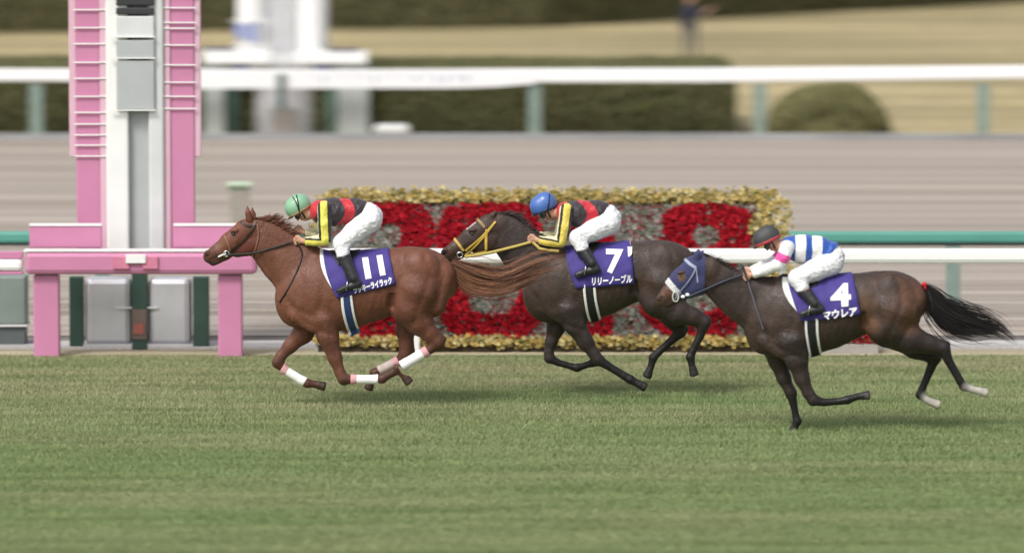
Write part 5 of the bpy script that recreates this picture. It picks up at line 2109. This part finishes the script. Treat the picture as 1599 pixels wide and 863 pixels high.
strap('girth_stripe', fr, pj, [(535, 456), (537, 480), (542, 505), (547, 522)], 4.2, M_PAD, g1, off=0.018)
strap('girth_stripe', fr, pj, [(549, 456), (552, 480), (556, 500), (561, 518)], 3.6, M_PAD, g1, off=0.018)
stirrup(fr, root, pj, (533, 396), (552, 434), (529, 454), -0.35)
build_rider(J1, fr, pj)

# ---- number 7, near black
fr, root, P, pj, legs, hd, ears = build_horse(H2)
mane(fr, root, [(785, 333), (797, 336), (810, 344), (824, 357), (842, 370), (862, 384)], [9, 13, 15, 13, 9, 6], (0.045, 0.03, 0.03), 420, 4, up=0.8)
mane(fr, root, [(764, 338), (774, 334), (784, 334)], [5, 8, 8], (0.03, 0.022, 0.02), 60, 5, 'forelock', up=0.5)
tail(fr, root, [(1070, 400, 6), (1086, 402, 9), (1104, 410, 12), (1124, 424, 12), (1150, 436, 11), (1180, 440, 8)], 500, (0.022, 0.018, 0.017), 6, y=0.02)
eye(fr, root, pj, 737.5, 364, 3.2)
yb = strap('bridle', fr, pj, [(774, 345), (765, 355), (750, 371), (736, 383), (727, 391)], 3.2, M_NET, root, 0.007)
strap('cheek_strap', fr, pj, [(770, 350), (758, 366), (743, 383), (729, 396)], 2.6, M_NET, yb, 0.008)
strap('browband', fr, pj, [(744, 341), (751, 347), (757, 354)], 4.2, mat('tan_webbing', (0.30, 0.20, 0.09), 0.7), yb, 0.007)
strap('noseband', fr, pj, [(709, 372), (716, 380), (724, 391)], 4.2, mat('gold_webbing', (0.52, 0.34, 0.08), 0.7), yb, 0.008)
strap('throat_latch', fr, pj, [(760, 357), (759, 372), (759, 390)], 4.0, M_NET, yb, 0.008)
strap('jaw_strap', fr, pj, [(726, 398), (742, 396), (760, 392)], 4.0, M_NET, yb, 0.008)
ring('bit_ring', fr, 718, 398, 4.2, 1.2, -0.072, M_STEEL, yb)
ring('bit_ring', fr, 718, 398, 4.2, 1.2, 0.072, M_STEEL, yb)
free_rein('rein', fr, pj, [(726, 400), (762, 394), (800, 385), (829, 377)], 2.4, mat('yellow_rein', (0.46, 0.36, 0.09), 0.6), root, -0.085, -0.10)
free_rein('rein', fr, pj, [(726, 400), (762, 394), (800, 383), (830, 372)], 2.4, mat('yellow_rein'), root, -0.085, -0.10, side=1)
tube('rein_end', [Vector(fr(832, 378, -0.12)), Vector(fr(842, 388, -0.16)), Vector(fr(856, 391, -0.18)), Vector(fr(873, 392, -0.19))], 0.018, mat('yellow_rein'), root)
drape('saddle_pad', fr, pj, (886, 380), (984, 376), (986, 432), (902, 440), M_PAD, root, 0.014)
cl = drape('saddle_cloth', fr, pj, (882, 380), (983, 376), (990, 440), (899, 447), M_CLOTH, root, 0.024, lmid=(888, 415))
decal('number', fr, pj, [text_px('7', 959, 405, 27, 37, -1, 0.0, 0.035)], M_LETTER, cl, 0.034)
decal('name_lettering', fr, pj, [text_px('リリーノーブル', 955, 433, 63, 13.5, 4, 0.10, 0.045)], M_LETTER, cl, 0.034)
decal('corner_mark', fr, pj, bars([[(979.5, 383), (983, 383), (982.5, 397), (980, 398)], [(983.4, 384), (986.5, 382), (986, 393), (983.2, 397)]]), M_LETTER, cl, 0.034)
saddle(fr, root, pj, (892, 380), (938, 377), (926, 392), (905, 400))
g1 = strap('girth', fr, pj, [(919, 438), (921, 462), (926, 486), (931, 501)], 16, M_BLACKBAND, root, off=0.010)
strap('girth_stripe', fr, pj, [(911, 440), (913, 462), (917, 486), (922, 502)], 3.8, M_PAD, g1, off=0.018)
strap('girth_stripe', fr, pj, [(927, 440), (929, 462), (933, 482), (937, 498)], 3.8, M_PAD, g1, off=0.018)
stirrup(fr, root, pj, (906, 384), (924, 410), (901, 429), -0.345)
build_rider(J2, fr, pj)

# ---- number 4, dark bay with navy hood
fr, root, P, pj, legs, hd, ears = build_horse(H3)
mane(fr, root, [(1108, 405), (1120, 409), (1134, 417), (1150, 427), (1180, 436), (1205, 432)], [8, 13, 10, 9, 7, 5], (0.025, 0.02, 0.018), 380, 7, up=0.55)
tail(fr, root, [(1440, 446, 5), (1452, 461, 11), (1470, 484, 17), (1500, 503, 23), (1535, 511, 23), (1562, 518, 18), (1590, 538, 7)], 950, (0.018, 0.016, 0.016), 8)
tail(fr, root, [(1444, 450, 4), (1448, 468, 6), (1450, 486, 7), (1449, 502, 5)], 160, (0.018, 0.016, 0.016), 9).name = 'tail_lock'
shell('tail_ribbon', chain(fr, [(1440, 445, 2.4, -0.02), (1444, 443, 3.2, -0.04), (1445, 450, 2.0, -0.04)], 1.0, 0.006), 0, [], 0.006, M_RED, root)
hp_ = [p for p in P if p.tag in ('head', 'ear')] + [p for p in P if p.tag == 'neck'][-3:]


def hood_col(V):
    px = to_px(fr, V)
    c = np.tile(np.array([0.034, 0.037, 0.108]), (len(V), 1))
    hole = np.hypot((px[:, 0] - 1064) / 6.2, (px[:, 1] - 431) / 7.5) < 1
    c[hole] = (0.11, 0.06, 0.035)
    return c


hood, _ = shell('hood', hp_, 0.010, [cut(fr, (1101, 425), (1, 0.04)), cut(fr, (1049, 448), (-0.78, 0.62))], 0.009, mat('navy_fabric', attr=True, rough=0.8, var=0.1, scale=14, sheen=0.15, bump=0.4, bscale=30), root, colors=hood_col)
shell('noseband_fleece', [p for p in P if p.tag == 'head'], 0.020, [cut(fr, (1051, 441), (0.70, -0.6)), cut(fr, (1045, 449), (-0.72, 0.6)), cut(fr, (1056, 462), (0.5, 0.8))], 0.008, mat('white_fleece', (0.62, 0.61, 0.62), 0.95, 0.1, 20, bump=0.8, bscale=50), root)
eye(fr, root, pj, 1063.5, 430, 3.0)
lb = mat('pale_blue_webbing', (0.30, 0.34, 0.46), 0.6)
bb = strap('bridle', fr, pj, [(1086, 417), (1080, 430), (1070, 444), (1060, 456), (1054, 466)], 1.8, lb, root, 0.016)
strap('browband', fr, pj, [(1069, 404), (1077, 411), (1086, 417)], 4.6, lb, bb, 0.016)
strap('throat_latch', fr, pj, [(1086, 417), (1088, 428), (1089, 440)], 1.8, lb, bb, 0.016, both=False)
ring('bit_ring', fr, 1055, 463, 4.6, 1.1, -0.088, mat('worn_white_rubber', (0.55, 0.54, 0.52), 0.5), bb, 1.7)
ring('bit_ring', fr, 1055, 463, 4.6, 1.1, 0.088, mat('worn_white_rubber'), bb, 1.7)
for q in ((1066, 463), (1073, 460)):
    shell('bit_guard', chain(fr, [(q[0], q[1], 2.8, -0.088), (q[0] + 1, q[1], 2.8, -0.088)], 0.7, 0.005), 0, [], 0.006, M_LETTER, bb)
free_rein('rein', fr, pj, [(1074, 462), (1100, 451), (1130, 438), (1160, 427)], 1.6, mat('dark_blue_rein', (0.03, 0.035, 0.06), 0.5), root, -0.09, -0.10)
free_rein('rein', fr, pj, [(1074, 462), (1100, 451), (1130, 436), (1160, 420)], 1.6, mat('dark_blue_rein'), root, -0.09, -0.10, side=1)
drape('saddle_pad', fr, pj, (1221, 424), (1328, 430), (1334, 486), (1246, 486), M_PAD, root, 0.014, lmid=(1225, 463))
cl = drape('saddle_cloth', fr, pj, (1228, 424), (1330, 430), (1341, 487), (1250, 498), M_CLOTH, root, 0.024, lmid=(1236, 463))
decal('number', fr, pj, [text_px('4', 1310, 457, 32, 35, 4, 0.06, 0.045)], M_LETTER, cl, 0.034)
decal('name_lettering', fr, pj, [text_px('マウレア', 1309, 485, 54, 14.5, 8, 0.08, 0.048)], M_LETTER, cl, 0.034)
saddle(fr, root, pj, (1236, 424), (1284, 428), (1274, 443), (1250, 452))
g1 = strap('girth', fr, pj, [(1263, 492), (1264, 515), (1269, 538), (1274, 555)], 16, M_BLACKBAND, root, off=0.010)
strap('girth_stripe', fr, pj, [(1256, 494), (1257, 515), (1261, 538), (1265, 556)], 3.4, M_PAD, g1, off=0.018)
strap('girth_stripe', fr, pj, [(1273, 493), (1274, 515), (1277, 535), (1281, 551)], 3.6, M_PAD, g1, off=0.018)
stirrup(fr, root, pj, (1250, 448), (1272, 473), (1252, 490), -0.35)
build_rider(J3, fr, pj)
a, b = fr(1161, 419, -0.11), fr(1193.5, 519, -0.26)
mid1, mid2 = fr(1168, 440, -0.15), fr(1180, 478, -0.23)
wh = empty('riding_whip', Vector(fr.o) + Vector((float(a[0]), float(a[1]), float(a[2]))), 'thin dark riding whip hanging down from the rear jockey\'s hands', 'whip')
L0 = Vector((float(a[0]), float(a[1]), float(a[2])))
V3 = lambda q: Vector((float(q[0]), float(q[1]), float(q[2]))) - L0
tube('shaft', [V3(a), V3(mid1), V3(mid2), V3(b)], [0.011, 0.010, 0.008, 0.007], mat('grey_whip', (0.10, 0.10, 0.12), 0.35), wh)
tube('grip', [V3(a) + Vector((-0.012, 0, 0.03)), V3(a), V3(mid1)], [0.013, 0.013, 0.011], M_BLACKLEATHER, wh)
tube('flap', [V3(b) + (V3(mid2) - V3(b)) * 0.12, V3(b)], [0.013, 0.012], M_BLACKLEATHER, wh)


# ---- walker on the lawn beyond the hedge
def walker():
    g = gnd(1078, 92)
    sp = F / (g.y - CAMY)
    root = empty('person', g, 'person in dark clothing standing on the dry lawn near the tall hedge', 'person')
    pr = []
    A = lambda x, z, y=0.0: np.array([x, y, z])
    skin = (0.5, 0.3, 0.22)
    for sx in (-1, 1):
        pr.append(Prim(A(0.10 * sx, 0.92, 0), A(0.13 * sx, 0.50, -0.03), 0.095, 0.062, 1, 0.02))
        pr.append(Prim(A(0.13 * sx, 0.50, -0.03), A(0.14 * sx, 0.10, 0.0), 0.060, 0.042, 1, 0.02))
        pr.append(Prim(A(0.14 * sx, 0.05, 0.02), A(0.16 * sx, 0.045, -0.13), 0.045, 0.04, 1, 0.02, (0.03, 0.03, 0.03)))
    pr.append(Prim(A(0, 0.95), A(0, 1.20), 0.13, 0.12, 0.75, 0.04))
    pr.append(Prim(A(0, 1.20), A(0, 1.40), 0.14, 0.15, 0.7, 0.05))
    pr.append(Prim(A(0, 1.45), A(0, 1.56), 0.055, 0.055, 1, 0.02, skin))
    pr.append(Prim(A(0, 1.64), A(0.0, 1.67, -0.01), 0.095, 0.098, 1.0, 0.02, skin))
    for x in (-0.03, 0.03):
        pr.append(Prim(A(x, 1.66, -0.085), A(x, 1.66, -0.085), 0.012, 0.012, 1, 0.01, None, True))
    pr.append(Prim(A(0, 1.64, -0.10), A(0, 1.62, -0.115), 0.012, 0.016, 1, 0.015, skin))
    # left arm hanging, right arm held out
    pr.append(Prim(A(-0.19, 1.42), A(-0.25, 1.15, 0.02), 0.055, 0.045, 1, 0.03))
    pr.append(Prim(A(-0.25, 1.15, 0.02), A(-0.24, 0.92, -0.05), 0.042, 0.032, 1, 0.02))
    pr.append(Prim(A(0.19, 1.42), A(0.30, 1.22, -0.05), 0.055, 0.045, 1, 0.03))
    pr.append(Prim(A(0.30, 1.22, -0.05), A(0.52, 1.40, -0.10), 0.040, 0.030, 1, 0.02, skin))
    for (hx, hy, hz), (dx, dz) in (((-0.24, -0.05, 0.88), (0, -1)), ((0.55, -0.10, 1.42), (0.9, 0.4))):
        pr.append(Prim(A(hx, hz, hy), A(hx + dx * 0.07, hz + dz * 0.07, hy), 0.032, 0.030, 0.7, 0.01, skin))
        for i in range(4):
            o = (i - 1.5) * 0.017
            pr.append(Prim(A(hx + dx * 0.08 - dz * o, hz + dz * 0.08 + dx * o, hy), A(hx + dx * (0.14 - abs(o)) - dz * o, hz + dz * (0.14 - abs(o)) + dx * o, hy - 0.02), 0.009, 0.008, 1, 0.003, skin))
    Ft = field(pr, 0.014)
    V, Q = nets(Ft)
    col = prim_colors(pr, V, (0.075, 0.078, 0.10), 0.008)
    arr_mesh('body', V, Q, mat('skin'), root, True, np.clip(col, 0, 1))
    top = [p for p in pr if (p.a[2] > 0.9 and p.a[2] < 1.45 and p.col is None and not p.sub)]
    shell('jacket', [Prim(p.a, p.b, p.ra, p.rb, p.f, p.k) for p in top], 0.014, [((0, 0, 0.88), (0, 0, -1))], 0.014, mat('dark_navy_jacket', (0.022, 0.024, 0.045), 0.8), root)
    hair = [Prim(A(0, 1.67, 0.015), A(0, 1.70, 0.01), 0.105, 0.10, 1, 0.02)]
    shell('hair', hair, 0, [((0, -0.02, 1.66), (0, -0.8, -0.6))], 0.012, mat('black_hair', (0.02, 0.018, 0.016), 0.6), root)


walker()
